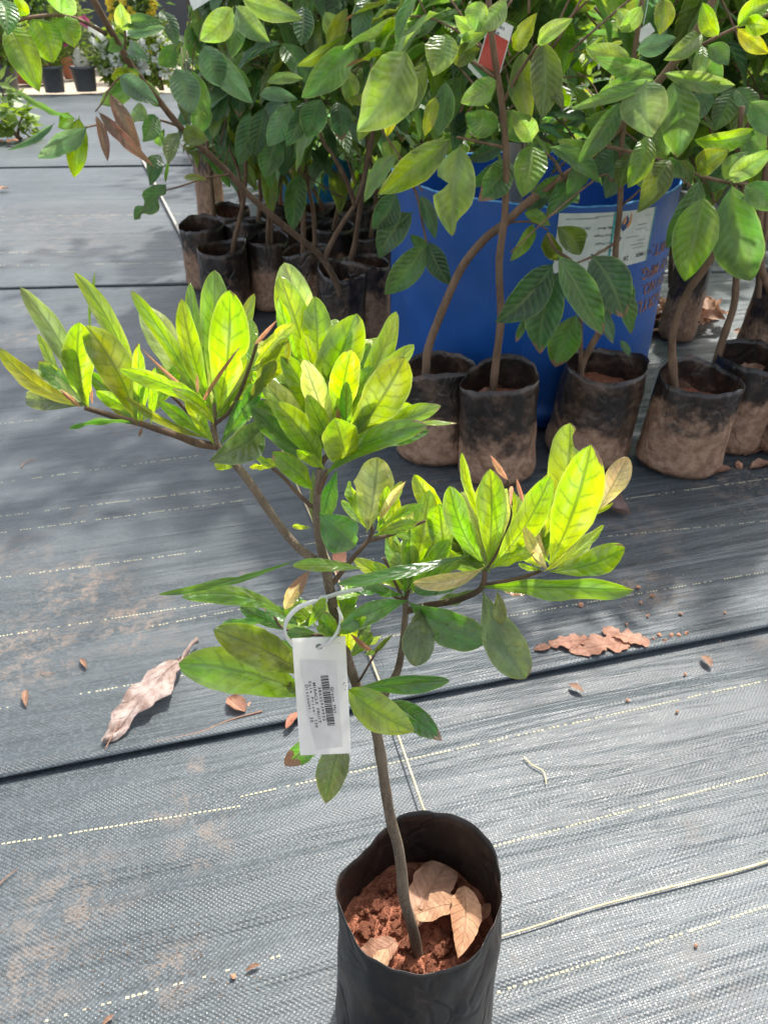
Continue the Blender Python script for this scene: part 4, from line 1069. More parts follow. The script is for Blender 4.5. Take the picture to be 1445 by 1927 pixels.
fleaf(418, 850, 425, 884, 40, 'y', 0, .365, .0)
# buds and folded young leaves
for q in [(152, 766, 113, 733, 12, 'b', 0, N0 - .004), (400, 772, 266, 655, 11, 'b', 30, N2 - .014, -.02), (374, 772, 454, 650, 12, 'b', 25, N2 - .02, -.02), (372, 740, 371, 702, 7, 'b', 0, N2 - .015), (480, 648, 522, 602, 9, 'b', 0, .351), (636, 800, 636, 768, 12, 'b', 0, .338),
          (174, 760, 171, 715, 6, 'b', 0, N0), (268, 805, 262, 822, 7, 'b', 0, N1 - .003), (955, 903, 922, 856, 15, 'b', 20, .359), (715, 978, 764, 905, 24, 'p', 25, .356), (984, 944, 972, 900, 11, 'b', 10, .355),
          (703, 1228, 659, 1192, 14, 'b', 20, .338), (704, 1228, 739, 1194, 13, 'o', 10, .338), (645, 815, 660, 790, 8, 'b', 0, .342), (440, 700, 436, 665, 12, 'b', 10, .362)]:
    fleaf(*q[:7], q[7], q[8] if len(q) > 8 else -.003, .03, prof=prof_lance, wave=.02, fold=.5)
# middle top cluster
CT = .348
for q in [
    (598, 720, 535, 494, 80, 'w', 12, CT + .024, .02, .06, .03), (590, 740, 526, 520, 66, 'y', -6, CT + .016, .01, .05, .02), (565, 740, 524, 556, 32, 'g', 15, CT + .012, .0), (600, 730, 592, 558, 60, 'y', -12, CT + .012, .012), (608, 840, 672, 590, 94, 'g', -6, CT + .008, .005, .05, -.05),
    (640, 800, 746, 586, 46, 'y', 14, CT + .018, .025, .05, .06), (640, 820, 779, 648, 48, 'y', 26, CT + .010, .015, .03), (655, 828, 762, 672, 90, 'o', -10, CT - .008, -.012, .03, .03), (640, 815, 662, 656, 62, 'y', 0, CT - .004, -.01, .02, -.03), (628, 830, 572, 676, 52, 'w', 6, CT - .006, -.012, .05),
    (604, 840, 530, 666, 56, 'g', -8, CT + .002, -.008, .02, .06), (600, 750, 572, 628, 32, 'g', 10, CT + .008, .0), (600, 860, 490, 712, 58, 'w', -18, CT + .006, .0), (600, 880, 474, 768, 48, 'd', 14, CT + .004, -.008, .04), (606, 882, 516, 756, 60, 'g', -6, CT - .004, -.015, .06, .04),
    (632, 842, 578, 742, 42, 'g', 12, CT - .006, -.012), (646, 866, 630, 786, 78, 'g', -12, CT - .012, -.022, .14), (652, 828, 830, 764, 46, 'g', 30, CT - .004, -.015, .06, .04), (720, 812, 860, 797, 15, 'y', 50, CT - .002, -.01), (612, 896, 804, 800, 52, 'm', 18, CT - .012, -.03, .05, -.06),
    (650, 850, 808, 812, 44, 'd', 24, CT - .004, -.012), (588, 922, 512, 850, 46, 'g', -14, CT - .008, -.02, .10), (614, 884, 558, 846, 28, 'g', 24, CT - .008, -.018), (530, 880, 480, 856, 18, 'g', 30, .358), (515, 880, 470, 880, 16, 'y', 35, .358), (520, 876, 502, 862, 12, 'y', 0, .358),
    (585, 993, 550, 990, 13, 'y', 20, .350), (600, 965, 668, 1028, 84, 'd', -10, .344, -.012, .05), (634, 884, 604, 986, 42, 'd', 12, .356, .01), (590, 880, 592, 985, 20, 'k', 20, .36, .005), (690, 1002, 711, 860, 82, 'w', 6, .356, .02, .02, .02), (688, 995, 672, 925, 30, 'g', 20, .362),
    (610, 800, 548, 735, 46, 'y', 12, CT + .012, .0), (625, 790, 620, 690, 46, 'g', -20, CT + .006, .01), (640, 790, 702, 690, 48, 'g', 15, CT + .012, .01), (655, 800, 735, 720, 46, 'g', 25, CT + .006, .0), (610, 815, 560, 700, 40, 'g', 20, CT + .016, .012), (598, 860, 560, 790, 36, 'm', 10, CT + .002),
    (660, 835, 740, 770, 40, 'g', 10, CT - .002), (600, 735, 505, 640, 44, 'g', 15, CT + .03, .02), (620, 720, 632, 600, 52, 'g', 10, CT + .03, .02), (650, 720, 700, 640, 46, 'y', -10, CT + .03, .02), (610, 870, 648, 800, 34, 'g', 35, CT + .004)]:
    fleaf(*q)
# right cluster
for q in [
    (918, 1000, 869, 851, 22, 'y', 25, .358, .01, .04, -.04), (855, 1010, 779, 893, 44, 'y', 14, .362, .012), (776, 1080, 808, 922, 54, 'g', -10, .358, .005), (912, 1062, 846, 914, 54, 'm', 10, .350, -.012, .03, -.05), (918, 1062, 922, 882, 62, 'g', -2, .350, .0, .03, .02), (926, 1064, 1036, 896, 64, 'g', 6, .347, -.012, .05, .05),
    (930, 1064, 1052, 880, 48, 'y', -16, .36, .015), (1122, 965, 1181, 860, 50, 'p', -10, .362, .01, .05), (836, 1052, 826, 948, 60, 'g', 6, .354, -.002), (1028, 1066, 986, 990, 26, 'p', 16, .340, -.012), (925, 1070, 1006, 1038, 32, 'y', 30, .345, -.015, .08), 
    (1034, 1074, 1136, 988, 26, 'y', 35, .352, .01), (1090, 975, 1154, 946, 11, 'y', 40, .358), (1020, 1072, 975, 1062, 15, 'g', 30, .344), (905, 1104, 1193, 1110, 54, 'm', -30, .350, -.04, .06, -.04), (908, 1112, 988, 1278, 88, 'k', -6, .346, -.035, .10, .03), (936, 1112, 942, 1174, 30, 'o', 10, .340, -.012, .06),
    (768, 1132, 918, 1206, 78, 'd', -14, .356, -.03, .10, .04), (795, 1135, 780, 1254, 70, 'k', 10, .352, -.03, .10), (915, 1064, 776, 1097, 38, 'p', 22, .344, -.02, .08, -.05), (890, 1042, 634, 1100, 34, 'd', -36, .340, -.02, .06, -.07), (906, 1078, 778, 1112, 46, 'd', -14, .352, -.01), 
    (765, 1112, 782, 978, 46, 'g', 16, .362, .01), (768, 1110, 845, 1015, 48, 'g', -22, .358, -.005), (712, 1006, 786, 984, 30, 'g', 24, .352, -.012, .06), (708, 1000, 757, 905, 28, 'y', 12, .360, .01), (768, 1130, 642, 1182, 48, 'd', 14, .350, -.03, .05, .05), (762, 1122, 662, 1108, 32, 'd', -30, .354, -.01), (905, 1108, 826, 1134, 28, 'k', 18, .358, .01),
    (880, 1060, 880, 950, 40, 'g', 15, .362, .01), (905, 1050, 955, 925, 40, 'y', 14, .365, .02), (930, 1050, 990, 930, 34, 'y', 25, .366, .02), (850, 1060, 795, 960, 46, 'y', 20, .366, .02), (880, 1065, 905, 960, 48, 'g', -25, .368, .02), (940, 1060, 1010, 960, 40, 'g', 20, .362, .015), (1000, 1070, 1035, 980, 36, 'm', 25, .362, .01),
    (735, 1030, 742, 925, 36, 'y', 15, .365, .01), (720, 1000, 800, 1010, 20, 'g', 30, .354), (1030, 1070, 1100, 985, 34, 'y', -20, .362, .015), (850, 1040, 760, 960, 30, 'y', 0, .366, .02), (772, 1118, 820, 1060, 40, 'm', 10, .356), (760, 1105, 745, 1040, 30, 'g', 30, .36),
    (960, 960, 962, 915, 8, 'b', 0, .358), (800, 1085, 850, 1010, 34, 'm', 30, .35)]:
    fleaf(*q)
fleaf(1032, 1062, 1112, 836, 100, 'y', -6, .352, .0, .05, .03, .07, .1)
fleaf(1024, 1010, 1072, 796, 92, 'y', -16, .364, .015, .04, .06, .12, .1, None, [(.86, 1, .10, 1.0)])
fleaf(1032, 1076, 1176, 1030, 60, 'g', 10, .348, -.012, -.10, .05, .22, -.1)
fleaf(948, 1112, 994, 1116, 30, 'p', 20, .362, .0, .1, 0, .2, .4, EL, dry=.9)
# lower leaves around the tag
for q in [
    (556, 1054, 298, 1119, 22, 'd', 40, .348, -.04, .14, .08), (684, 1070, 550, 1064, 30, 'g', -18, .340, -.012, .06), (548, 1165, 342, 1124, 46, 'm', -24, .350, -.03, .06, .08), (505, 1166, 418, 1176, 24, 'd', 24, .352), (540, 1188, 452, 1142, 30, 'd', 12, .354), 
    (585, 1272, 402, 1184, 80, 'o', 0, .352, -.02, .05, .02), (590, 1318, 336, 1248, 94, 'g', 4, .346, -.022, .05, .06), (562, 1180, 577, 1130, 36, 'y', 10, .354), (580, 1180, 614, 1126, 26, 'm', 20, .352), (600, 1192, 540, 1192, 30, 'd', 15, .352), (632, 1205, 606, 1150, 40, 'g', 10, .343, -.006),
    (622, 1132, 690, 1100, 34, 'g', 24, .352), (638, 1168, 660, 1112, 42, 'g', -12, .351), (652, 1240, 656, 1165, 40, 'y', 12, .352), (662, 1296, 846, 1280, 42, 'd', -26, .340, -.02, .07, -.03), (735, 1320, 832, 1394, 54, 'd', 10, .338, -.025, .08, 0, .1, -.1, EL, (), .2),
    (645, 1375, 612, 1512, 68, 'k', -10, .338, -.02, .05, .0, .06, .0, EL, (), .12), (605, 1380, 536, 1440, 48, 'd', 14, .345, .0, .06, 0, .1, .1, EL, (), .42), (700, 1228, 686, 1232, 10, 'm', 0, .337), (600, 1300, 540, 1290, 30, 'o', 10, .36), (590, 1240, 520, 1210, 34, 'd', 20, .366), (660, 1205, 690, 1170, 24, 'k', 20, .354),
    (640, 1215, 600, 1175, 30, 'm', 20, .352), (655, 1240, 700, 1190, 30, 'm', 15, .354), (635, 1180, 690, 1160, 30, 'm', -20, .353)]:
    fleaf(*q)
fleaf(656, 1298, 780, 1376, 78, 'y', -6, .330, -.02, .10, .04, .08, -.1, EL)
fleaf(536, 1146, 583, 1074, 32, 'p', 14, .352, .0, .04, 0, .08, .2, EL, (), .5)

# younger and inner leaves that crowd each rosette
random.seed(31)
for (px, py, y0, n_, a0, sp, l0, l1, kinds) in ((408, 785, .374, 17, 92, 62, 80, 175, 'ggyygmow'), (264, 795, .362, 9, 108, 55, 70, 140, 'gyogm'), (162, 765, .354, 8, 128, 50, 60, 130, 'gygok'), (612, 845, .352, 22, 88, 75, 90, 190, 'ggyygmw'), (600, 735, .374, 14, 88, 60, 80, 160, 'yygww'),
                                                (645, 825, .350, 10, 70, 60, 60, 120, 'gygm'), (914, 1070, .360, 26, 92, 70, 70, 175, 'ggyymw'), (770, 1075, .372, 12, 80, 60, 70, 150, 'ggyw'), (860, 1050, .372, 12, 95, 50, 60, 150, 'gyyw'), (640, 760, .362, 14, 70, 60, 60, 130, 'ygwm'), (560, 780, .364, 10, 115, 50, 60, 140, 'gymw'), (1026, 1068, .354, 8, 75, 65, 60, 130, 'gyyp'), (766, 1115, .369, 12, 90, 65, 70, 140, 'ggym'), (706, 1000, .362, 7, 80, 60, 60, 110, 'gyg'), (590, 1190, .358, 9, 160, 70, 60, 110, 'dmgk'), (640, 1190, .358, 7, 60, 60, 50, 90, 'mgy')):
    for k in range(n_):
        a = R(a0 + random.uniform(-sp, sp)); l = random.uniform(l0, l1)
        bx, by = px + random.uniform(-10, 10), py + random.uniform(-14, 10)
        fleaf(bx, by, bx + l * math.cos(a), by - l * math.sin(a), l * random.uniform(.24, .36), random.choice(kinds), random.uniform(-50, 50), y0 + random.uniform(-.004, .012), random.uniform(-.02, .05))

# ================================================================== PRICE TAG AND CABLE TIE
tagm = plain('milky_plastic_card', (.88, .865, .84), .38, .5, .03, 60, (.91, .895, .875), .55)
stickm = plain('paper_sticker', (.76, .745, .73), .45, .45, .12, 90, (.84, .83, .815), .5)
inkm = plain('thermal_print_ink', (.035, .03, .03), .6, .3)
tl, tr, br_, bl = P(553, 1193, .333), P(646, 1206, .333), P(664, 1419, .3115), P(562, 1419, .3115)
O = (tl + tr + br_ + bl) / 4
ey = ((tl + tr) / 2 - (bl + br_) / 2).normalized()
ex = ((tr + br_) / 2 - (tl + bl) / 2); ex = (ex - ey * ex.dot(ey)).normalized()
ez = ex.cross(ey)
TW, THt = ((tr - tl).length + (br_ - bl).length) / 2, ((tl - bl).length + (tr - br_).length) / 2
ptag = thing('price_tag', 'white plastic price tag with a barcode sticker, hanging on the lime-green sapling', 'tag', O)
ptag.rotation_mode = 'QUATERNION'
ptag.rotation_quaternion = Matrix((ex, ey, ez)).transposed().to_quaternion()
def card_geo(w_, h_, hr, hy, th):
    """a card with a round hole near its upper end; x right, y up"""
    n = 32
    top0 = h_ / 2 - w_ if h_ > w_ else -h_ / 2
    hc = (0, hy)
    V, Fc = [], []
    def sq(k):
        a = 2 * math.pi * k / n
        x, y = math.cos(a), math.sin(a)
        m = max(abs(x), abs(y)); x, y = x / m, y / m
        return (x * w_ / 2, hc[1] + (y * (h_ / 2 - hc[1]) if y > 0 else y * (hc[1] - top0)))
    for z in (th / 2, -th / 2):
        o = len(V)
        V += [(hc[0] + hr * math.cos(2 * math.pi * k / n), hc[1] + hr * math.sin(2 * math.pi * k / n), z) for k in range(n)]
        V += [(*sq(k), z) for k in range(n)]
        V += [(-w_ / 2, -h_ / 2, z), (w_ / 2, -h_ / 2, z), (-w_ / 2, top0, z), (w_ / 2, top0, z)]
        for k in range(n):
            q = (o + k, o + n + k, o + n + (k + 1) % n, o + (k + 1) % n)
            Fc.append(q if z > 0 else q[::-1])
        q = (o + 2 * n, o + 2 * n + 1, o + 2 * n + 3, o + 2 * n + 2)
        Fc.append(q if z > 0 else q[::-1])
    m = 2 * n + 4
    for k in range(n):
        Fc.append((k, (k + 1) % n, m + (k + 1) % n, m + k))
    return V, Fc
hole = P(603, 1215, .3325) - O
link('tag_card', mesh('tag_card', *card_geo(TW, THt, .0021, hole.dot(ey), .0006), tagm, False), ptag)
def rrect(x0, x1, y0, y1, r, z, th, lift=None):
    pts = []
    for cx_, cy_, a0 in ((x1 - r, y1 - r, 0), (x0 + r, y1 - r, 90), (x0 + r, y0 + r, 180), (x1 - r, y0 + r, 270)):
        for k in range(5):
            a = R(a0 + k * 22.5); pts.append((cx_ + r * math.cos(a), cy_ + r * math.sin(a)))
    n = len(pts)
    V = [(x, y, z + th) for x, y in pts] + [(x, y, z) for x, y in pts]
    return V, [tuple(range(n))] + [(k, n + k, n + (k + 1) % n, (k + 1) % n) for k in range(n)]
def on_card(px, py):
    d = ray(px, py); c = Vector((0, 0, CAM_H))
    t = (O - c).dot(ez) / d.dot(ez)
    q = c + d * t - O
    return Vector((q.dot(ex), q.dot(ey)))
c1, c2 = on_card(563, 1240), on_card(650, 1408)
s0, s1_, s2_, s3_ = on_card(563, 1240), on_card(632, 1243), on_card(645, 1404), on_card(596, 1410)
pk = on_card(578, 1345)
sp = [s0, pk, s3_.lerp(pk, .12), s3_, s2_, s1_]
V = [(p.x, p.y, .00055) for p in sp] + [(p.x, p.y, .0003) for p in sp]
n = len(sp)
stk = link('barcode_sticker', mesh('barcode_sticker', V, [tuple(range(n))] + [(k, (k + 1) % n, n + (k + 1) % n, n + k) for k in range(n)], stickm, False), ptag)
# lettering runs down the card
dn = on_card(636, 1362) - on_card(626, 1292); dn = Vector((dn.x, dn.y)).normalized()
up = Vector((-dn.y, dn.x))
if up.x < 0: up = -up
def tag_text(s, px, py, pxlen, pxh, name='print_line'):
    st, en = on_card(px, py), on_card(px + pxlen * .15, py + pxlen * .99)
    pitch = (en - st).length / len(s)
    hgt = px_len(pxh * .92, 1310, .322)
    V, Fc, ln = text_geo(s, hgt / .70, pitch, .016, 1.0 * pitch / (hgt / .7 * .62))
    out = []
    for v in V:
        q = st + dn * v.x + up * v.y
        out.append((q.x, q.y, .00072))
    return link(name, mesh(name, out, Fc, inkm, False), stk)
tag_text('Green Hut', 622, 1292, 51, 6.2)
tag_text('38632939933', 598.5, 1291, 66, 5.6)
tag_text('MIRACLE FRUIT', 588.5, 1284, 77, 5.6)
tag_text('Sale Price: 130', 580.5, 1280, 90, 5.6)
tag_text('Discount: 30', 574, 1288, 72, 6.2)
rb_ = random.Random(3)
V, Fc = [], []
b0, b1 = on_card(603, 1271), on_card(616.5, 1365)
bd = (b1 - b0); bl_ = bd.length; bd = bd.normalized()
bw = px_len(14.5, 1310, .322)
x = 0
while x < bl_:
    wd_ = rb_.choice([.5, .5, 1, 1.5]) * bl_ / 58
    a, b = b0 + bd * x, b0 + bd * min(bl_, x + wd_)
    k = len(V)
    V += [(a.x, a.y, .00072), (b.x, b.y, .00072), (b.x + up.x * bw, b.y + up.y * bw, .00072), (a.x + up.x * bw, a.y + up.y * bw, .00072)]
    Fc.append((k, k + 1, k + 2, k + 3))
    x += wd_ + rb_.choice([.5, .5, 1, 1]) * bl_ / 58
link('barcode', mesh('barcode', V, Fc, inkm, False), stk)
rust = plain('rusty_specks', (.16, .07, .03), .8)
V, Fc = [], []
for (px, py, r) in ((648, 1285, 1.6), (651, 1290, 1.2), (646, 1288, 1.0), (649, 1297, 1.4), (645, 1272, .8), (652, 1284, .8), (637, 1209, .8), (640, 1210, .7)):
    c = on_card(px, py); r *= .467 / F_PX
    k = len(V)
    V += [(c.x + r * math.cos(a) * random.uniform(.7, 1.2), c.y + r * math.sin(a) * random.uniform(.7, 1.2), .00035) for a in [i * 1.047 for i in range(6)]]
    Fc.append(tuple(range(k, k + 6)))
link('rust_specks', mesh('rust_specks', V, Fc, rust, False), ptag)

nylon = plain('translucent_nylon', (.72, .72, .69), .35, .5, 0, 60, (.76, .76, .73), .35)
tie = thing('cable_tie', 'white nylon cable tie looped round the stem and through the price tag', 'cable tie', P(588, 1165, .33))
def strap(pts, w_, th, off):
    p = smooth_path([P(*q) for q in pts], 6)
    V, Fc = [], []
    m = len(p)
    C = sum(p, Vector()) / m
    for i in range(m):
        t = (p[min(i + 1, m - 1)] - p[max(i - 1, 0)]).normalized()
        rad = (p[i] - C); rad = (rad - t * rad.dot(t)).normalized()
        ax = t.cross(rad)
        for sx_, sy_ in ((-1, -1), (1, -1), (1, 1), (-1, 1)):
            V.append(p[i] + ax * (sx_ * w_ / 2) + rad * (sy_ * th / 2) - off)
    for i in range(m - 1):
        for k in range(4):
            Fc.append((i * 4 + k, i * 4 + (k + 1) % 4, i * 4 + 4 + (k + 1) % 4, i * 4 + 4 + k))
    Fc += [(3, 2, 1, 0), tuple(range(4 * m - 4, 4 * m))]
    return V, Fc
loop = [(606, 1130, .3445), (590, 1132, .342), (562, 1143, .338), (543, 1162, .335), (536, 1183, .334), (543, 1204, .3355), (560, 1220, .337), (585, 1228, .3365), (603, 1217, .3335), (622, 1206, .3315), (636, 1188, .333), (642, 1166, .337), (638, 1148, .345), (630, 1136, .353), (615, 1130, .355)]
link('strap', mesh('strap', *strap(loop, .0031, .0013, tie.location), nylon, False), tie)
tail = [(608, 1126, .3435), (640, 1116, .344), (682, 1108, .343)]
link('strap_tail', mesh('strap_tail', *strap(tail, .0026, .0012, tie.location), nylon, False), tie)
bm = bmesh.new(); bmesh.ops.create_cube(bm, size=1)
for v in bm.verts: v.co = Vector((v.co.x * .0046, v.co.y * .0040, v.co.z * .0050))
bmesh.ops.bevel(bm, geom=bm.edges[:], offset=.0006, segments=2, affect='EDGES')
me = bpy.data.meshes.new('strap_head'); bm.to_mesh(me); bm.free(); me.materials.append(nylon)
o = link('strap_head', me, tie, P(608, 1129, .3425) - tie.location); o.rotation_euler = (.6, .2, .3)

# ================================================================== LEAVES AND LITTER
random.seed(12)
def fallen(label, pts, w_, mat, tint=(1, 1, 1), z=.004, prof=prof_elliptic, curl=.4, wave=.1, group=None, roll=0, bend=.05, name='fallen_leaf', bites=(), fold=.1, wpos=None, twist=0.2, cat='dry leaf', rag=.12, crump=.05):
    """a dry leaf lying on the mat; pts = pixel of stalk end and tip (or world points)"""
    a, b = (G(*pts[0], z), G(*pts[1], z)) if wpos is None else wpos
    A = (b - a).normalized(); L = (b - a).length
    s = A.cross(Vector((0, 0, 1))).normalized()
    n = s.cross(A)
    c_, q_ = math.cos(R(roll)), math.sin(R(roll))
    s, n = s * c_ + n * q_, n * c_ - s * q_
    W = px_len(w_, pts[0][1], a.y) if wpos is None else w_
    g = leaf_geo(prof, A, s, n, L, W, bend, random.uniform(-.06, .06), fold, wave, 2.2, curl, twist, 30, 8, bites, rag=rag, crump=crump)
    zl = min(v.z for v in g[0])
    o = link(name, mesh(name, g[0], g[1], M[mat], True, g[2]))
    o.location = (a.x, a.y, a.z - (zl if wpos is None else 0))
    o.color = (*tint, 1)
    tag(o, label, cat, group)
    return o
# on the soil of the foreground bag
Z = .146
SP_ = lambda px, py, z=Z: G(px, py, z)
fallen('broad tan leaf at the back of the foreground bag, under a paler leaf', [(770, 1745), (838, 1630)], 100, 'dry', (1.15, .95, .85), Z, curl=.1, wave=.04, fold=.05, prof=lambda u: max(0, u ** .5 * (1 - u) ** .22) / .82)
fallen('pale curled leaf with a torn toothed end, on the soil right of the stem', [(868, 1700), (782, 1722)], 62, 'dry', (1.35, 1.15, .95), Z + .012, curl=.25, bites=[(.85, 1, .08, .9), (.7, 1, .05, .5)], prof=lambda u: max(0, u ** .4 * (1 - u) ** .25) / .82)
fallen('long pale brown leaf pointing down to the front rim of the foreground bag', [(872, 1668), (862, 1804)], 56, 'dry', (1.45, 1.2, .98), Z + .010, curl=.3, fold=.3, bend=.04)
fallen('brown leaf tucked against the front left inside of the foreground bag', [(745, 1772), (680, 1818)], 72, 'dry', (.95, .75, .68), Z + .002, curl=.2, prof=lambda u: max(0, u ** .5 * (1 - u) ** .3) / .8)
fallen('small tan leaf scrap at the very front of the soil', [(700, 1842), (728, 1785)], 34, 'dry', (1.3, 1.15, .95), Z + .006, curl=.15)
fallen('small reddish leaf scrap at the right of the soil', [(900, 1735), (922, 1700)], 22, 'dry', (.9, .62, .5), Z + .004, curl=.3)
# on the mat
fallen('large crumpled grey-brown leaf with a ragged edge on the left of the mat', [(374, 1210), (196, 1400)], 84, 'dryg', (.95, .86, .82), .011, curl=.12, wave=.25, rag=.5, crump=.24, bites=[(.36, -1, .05, .5), (.78, -1, .06, .6)], prof=lambda u: max(.09, max(0, (u - .24)) ** .5 * max(0, 1 - u) ** .55 / .52) if u > .24 else .08)
blunt = lambda u: max(0, u ** .3 * (1 - u) ** .35) / .72
fallen('largest flat pinkish-brown leaf piece above the mat seam on the right', [(1180, 1208), (1070, 1226)], 50, 'dry', (1.1, .82, .76), .010, curl=.04, wave=.05, rag=.55, bites=[(.4, -1, .04, .8), (.75, 1, .05, .7)], fold=.04, twist=.05, prof=blunt)
fallen('pinkish-brown leaf piece on the upper right of the broken leaf above the seam', [(1222, 1212), (1132, 1186)], 38, 'dry', (1.05, .8, .74), .010, curl=.1, wave=.1, rag=.6, bites=[(.6, 1, .06, .8)], fold=.05, twist=.05, prof=blunt)
fallen('pinkish-brown middle piece of the broken leaf, left of the largest piece', [(1108, 1204), (1032, 1212)], 36, 'dry', (1.08, .8, .74), .010, curl=.06, wave=.08, rag=.6, fold=.05, twist=.05, prof=blunt)
fallen('small dark brown tip lying leftmost beside the broken pink leaf', [(1036, 1216), (1003, 1223)], 17, 'dry', (.75, .55, .5), .010, curl=.15, rag=.3, fold=.05)
fallen('dark curled leaf lying just right of the foreground leaves, below the front bags', [(1112, 950), (1186, 970)], 46, 'dryg', (.55, .42, .38), .010, curl=.9, wave=.2)
fallen('tan leaf lying at the foot of the broad bag on the right', [(1374, 882), (1312, 898)], 26, 'dry', (1.0, .82, .76), .010, curl=.6)
fallen('tan leaf at the right edge below the front bags', [(1450, 872), (1410, 882)], 24, 'dry', (.95, .78, .72), .010, curl=.4)
fallen('brown leaf half hidden under the second bag row at the right edge', [(1448, 845), (1400, 858)], 28, 'dry', (.8, .66, .6), .010, curl=.4)
fallen('reddish leaf on the mat directly behind the foreground stem', [(636, 1030), (634, 1080)], 26, 'dry', (1.1, .72, .62), .010, curl=.2)
fallen('small brown leaf on the mat left of the price tag', [(462, 1340), (430, 1312)], 32, 'dry', (.95, .7, .62), .010, curl=.5)
fallen('narrow reddish leaf strip peeping out beside the price tag', [(560, 1340), (538, 1372)], 16, 'dry', (1.1, .66, .55), .010, curl=.2)
fallen('thin brown leaf scrap at the left edge far up the mat', [(18, 355), (-4, 358)], 16, 'dry', (1, .8, .7), .02, curl=.3)
fallen('small brown fragment on the mat near the right edge below the seam', [(1320, 1234), (1338, 1256)], 16, 'dry', (.72, .60, .55), .006, curl=.3)
fallen('small forked brown fragment on the mat right of centre', [(1070, 1288), (1098, 1302)], 14, 'dry', (.72, .60, .55), .006, curl=.3)
fallen('crooked brown leaf scrap on the left of the mat above the crumpled leaf', [(50, 1298), (50, 1330)], 12, 'dry', (.72, .60, .55), .010, curl=.6)
fallen('tiny curled brown scrap left of the crumpled leaf', [(152, 1240), (164, 1258)], 9, 'dry', (.72, .60, .55), .010, curl=.5)
fallen('pale crisp scrap at the bottom edge left of the black bag', [(215, 1910), (192, 1930)], 9, 'dry', (.72, .60, .55), .004, curl=.3)
fallen('short brown scrap on the mat near the bottom, left of the bag', [(490, 1815), (462, 1828)], 9, 'dry', (.72, .60, .55), .004, curl=.4)
# heap of fallen leaves by the drum
hc = G(1290, 610, .01)
for i in range(34):
    a, r = random.uniform(0, 6.28), random.random() ** .7
    p = hc + Vector((.17 * r * math.cos(a), .15 * r * math.sin(a), .012 + .055 * (1 - r) * random.random() + .004))
    d = Vector((random.uniform(-1, 1), random.uniform(-1, 1), random.uniform(-.3, .35))).normalized() * random.uniform(.06, .10)
    k = random.uniform(.75, 1.2)
    fallen('tan curled leaf in the heap right of the blue drum', [(0, 0), (0, 0)], random.uniform(.03, .05), 'dry', (1.05 * k, .88 * k, .8 * k), wpos=(p, p + d), curl=random.uniform(-.7, .8), wave=.15, group='leaves in the heap beside the drum', roll=random.uniform(-40, 40))
# leaves lying on the soil of the background bags
for t, dx, dy, tint in ((sB, .02, -.02, (1.0, .7, .6)), (sB, -.025, .01, (.9, .66, .6)), (s1, -.02, -.02, (1.1, .8, .7)), (s1, .02, .01, (1.1, .75, .62)), (s3, -.02, -.01, (.9, .7, .65)), (s6, .02, -.02, (1.2, .9, .8)), (sE, .02, 0, (.9, .75, .7)), (s5, .02, -.03, (1.1, .85, .75))):
    p = t.location + Vector((dx, dy, .155))
    d = Vector((random.uniform(-1, 1), random.uniform(-.4, .4), .1)).normalized() * .075
    nm = {sB: 'the tall straight-stemmed bag before the drum', s1: 'the leftmost bag of the left cluster', s3: 'the third bag of the left cluster', s6: 'the folded bag beside the drum', sE: 'the second bag from the right edge', s5: 'the nearest bag of the left cluster'}[t]
    side_ = 'left' if dx < 0 else 'right'
    fallen('dry leaf on the soil in %s, at its %s' % (nm, side_), [(0, 0), (0, 0)], .04, 'dry', tint, wpos=(p - d / 2, p + d / 2), curl=.4)
# scattered dry leaves between the left bags
for (px, py, q) in ((618, 590, 'beside the slanting branch of the left cluster'), (475, 640, 'at the foot of the front left bags'), (708, 700, 'at the foot of the drum on its left'), (565, 640, 'under the middle bags of the left cluster'), (720, 545, 'between the left cluster and the drum'), (940, 922, 'at the foot of the tallest front bag')):
    a = G(px, py, .012); a.z = .02
    d = Vector((random.uniform(-1, 1), random.uniform(-1, 1), .15)).normalized() * .07
    fallen('dry tan leaf on the mat ' + q, [(0, 0), (0, 0)], .038, 'dry', (1.15, .85, .75), wpos=(a, a + d), curl=.5)

twm = plain('dry_twig', (.20, .11, .08), .8, .2, .4, 200, (.30, .18, .12))
strm = plain('pale_straw', (.55, .40, .20), .6, .3, .3, 150, (.72, .58, .36))
def stick(name, label, cat, pts, r0, r1, mat, z=.010, group=None, k=.1):
    w_ = [G(px, py, z) for px, py in pts]
    m_ = MB(); m_.add(tube(w_, r0, r1, 7, 6, .1, w_[0], k))
    o = m_.build(name, mat, None, w_[0])
    return tag(o, label, cat, group)
stick('dry_twig', 'thin reddish twig lying above the mat seam, left of the price tag', 'twig', [(290, 1396), (340, 1386), (382, 1376), (430, 1356), (494, 1338)], .0008, .0011, twm)
stick('dry_twig', 'thin dark stalk lying across the crumpled grey-brown leaf', 'twig', [(198, 1410), (222, 1366), (250, 1310), (292, 1254)], .0007, .0005, twm, .020)
stick('dry_twig', 'short dark twig on the mat at the left, above the crumpled leaf', 'twig', [(78, 1264), (90, 1268), (105, 1266)], .0006, .0005, twm)
stick('dry_twig', 'short dark curved twig on the left of the mat beside the sapling crown', 'twig', [(40, 880), (48, 870), (66, 864)], .001, .0006, twm)
stick('dry_twig', 'short brown twig at the left edge near the bottom', 'twig', [(-4, 1668), (14, 1650), (34, 1635)], .0008, .0006, twm, .004)
stick('dry_twig', 'short forked tan twig on the mat right of the bag', 'twig', [(985, 1424), (1002, 1440), (1022, 1452), (1028, 1476)], .0009, .0006, strm, .004)
stick('straw_stalk', 'long pale straw stalk lying on the mat from the bag to the right edge', 'straw', [(930, 1766), (1010, 1742), (1100, 1712), (1180, 1690), (1290, 1662), (1390, 1637), (1470, 1612)], .0008, .0013, strm, .004, None, .02)
